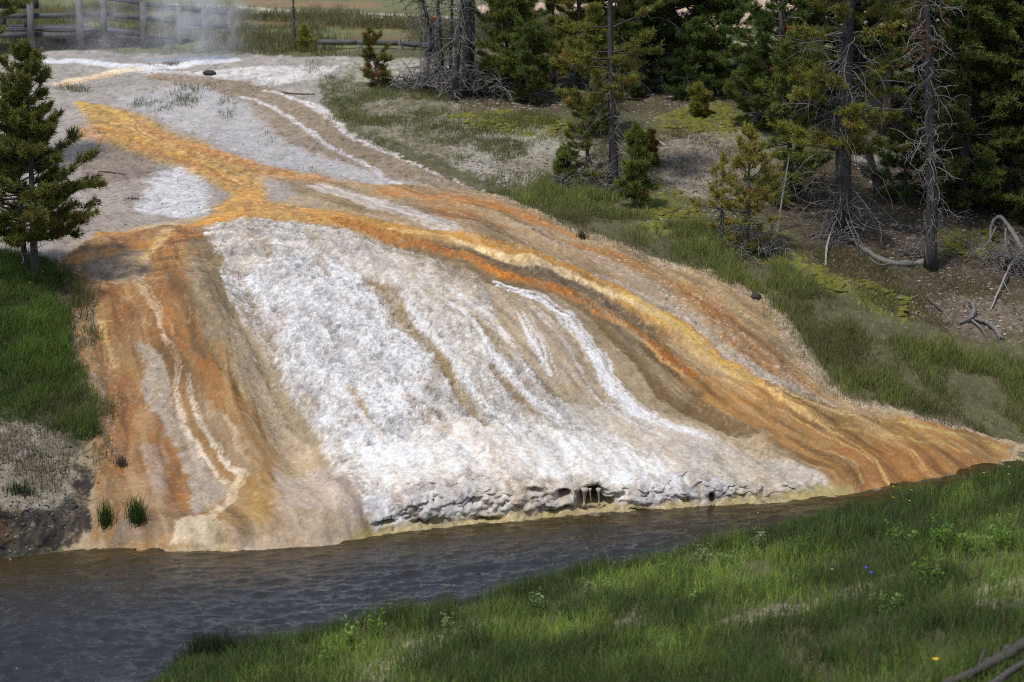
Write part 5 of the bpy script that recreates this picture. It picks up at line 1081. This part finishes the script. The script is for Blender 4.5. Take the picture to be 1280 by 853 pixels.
# ------------------------------------------------------------------ steam
def steam(label, u, v, y, w, hgt, dens, seed):
    p = at_y(u, v, y); root_l = Vector(p); n1, n2 = 10, 18
    th_ = np.linspace(0, math.pi, n1); ph = np.arange(n2) * 6.283 / n2; A, B = np.meshgrid(th_, ph, indexing='ij')
    V = np.stack([np.sin(A) * np.cos(B) * w, np.sin(A) * np.sin(B) * w * .6, np.cos(A) * hgt * .5 + hgt * .42], -1).reshape(-1, 3)
    i = np.arange(n1 - 1)[:, None] * n2; j = np.arange(n2)[None]; j2 = (j + 1) % n2
    N_ = Nodes("steam"); tc = N_.n('ShaderNodeTexCoord'); co = tc.outputs['Object']
    mp = N_.n('ShaderNodeMapping'); mp.inputs['Scale'].default_value = (1 / w, 1 / (w * .6), 2 / hgt); mp.inputs['Location'].default_value = (0, 0, -.84); N_.l(co, mp.inputs[0])
    ln = N_.n('ShaderNodeVectorMath', operation='LENGTH'); N_.l(mp.outputs[0], ln.inputs[0])
    fall = N_.math('SUBTRACT', 1., ln.outputs['Value']); fall.node.use_clamp = True
    nz = N_.noise(co, 1.6 + seed * .1, 5, .6, .5)
    d = N_.math('MULTIPLY', N_.math('MULTIPLY', fall, dens), N_.math('MAXIMUM', N_.math('SUBTRACT', nz, .40), 0.))
    vol = N_.n('ShaderNodeVolumePrincipled'); vol.inputs['Color'].default_value = (.95, .96, 1, 1); vol.inputs['Anisotropy'].default_value = .2; N_.l(d, vol.inputs['Density']); N_.l(vol.outputs[0], N_.out.inputs['Volume'])
    o = mesh_np("steam", V, np.stack([i + j, i + n2 + j, i + n2 + j2, i + j2], -1).reshape(-1, 4), N_.m); o.location = root_l
    return tag(o, label, "steam", kind="stuff")
steam("white steam rising in front of the railing at the left", 128, 74, 70.0, 1.3, 2.7, 3.2, 1)
steam("larger cloud of steam rising from the blue pool", 248, 76, 70.2, 2.0, 3.0, 6.5, 2)
steam("thin low steam drifting over the pale ground before the railing", 170, 84, 69.6, 4.2, 1.2, .8, 3)

# ------------------------------------------------------------------ sky and sun
SUN_AZ, SUN_EL = math.radians(-142), math.radians(62)
sv = Vector((math.sin(SUN_AZ) * math.cos(SUN_EL), math.cos(SUN_AZ) * math.cos(SUN_EL), math.sin(SUN_EL)))
w_ = bpy.data.worlds.new("World"); S.world = w_; w_.use_nodes = True; nt = w_.node_tree; bg = nt.nodes["Background"]
sky = nt.nodes.new('ShaderNodeTexSky'); sky.sky_type = 'NISHITA'; sky.sun_disc = False; sky.sun_elevation = SUN_EL; sky.sun_rotation = SUN_AZ; sky.altitude = 2200; sky.dust_density = 1.5
veil = nt.nodes.new('ShaderNodeHueSaturation'); veil.inputs['Saturation'].default_value = .55      # thin bright cloud over a blue sky
nt.links.new(sky.outputs[0], veil.inputs['Color']); nt.links.new(veil.outputs[0], bg.inputs[0]); bg.inputs[1].default_value = .15
sl = bpy.data.lights.new("sun", 'SUN'); sl.energy = 2.3; sl.angle = math.radians(6); sl.color = (1, .965, .91)
so = bpy.data.objects.new("sun", sl); COL.objects.link(so); so.rotation_euler = (-sv).to_track_quat('-Z', 'Y').to_euler(); so.location = (0, 0, 60)
S.view_settings.view_transform = 'Standard'; S.view_settings.look = 'None'; S.view_settings.gamma = 1; S.view_settings.exposure = 0.42
S.render.engine = 'CYCLES'; S.cycles.max_bounces = 6; S.cycles.volume_bounces = 1; S.cycles.transparent_max_bounces = 8
S.cycles.use_denoising = False; S.cycles.filter_width = 1.0; S.cycles.sample_clamp_direct = 2; S.cycles.sample_clamp_indirect = 4
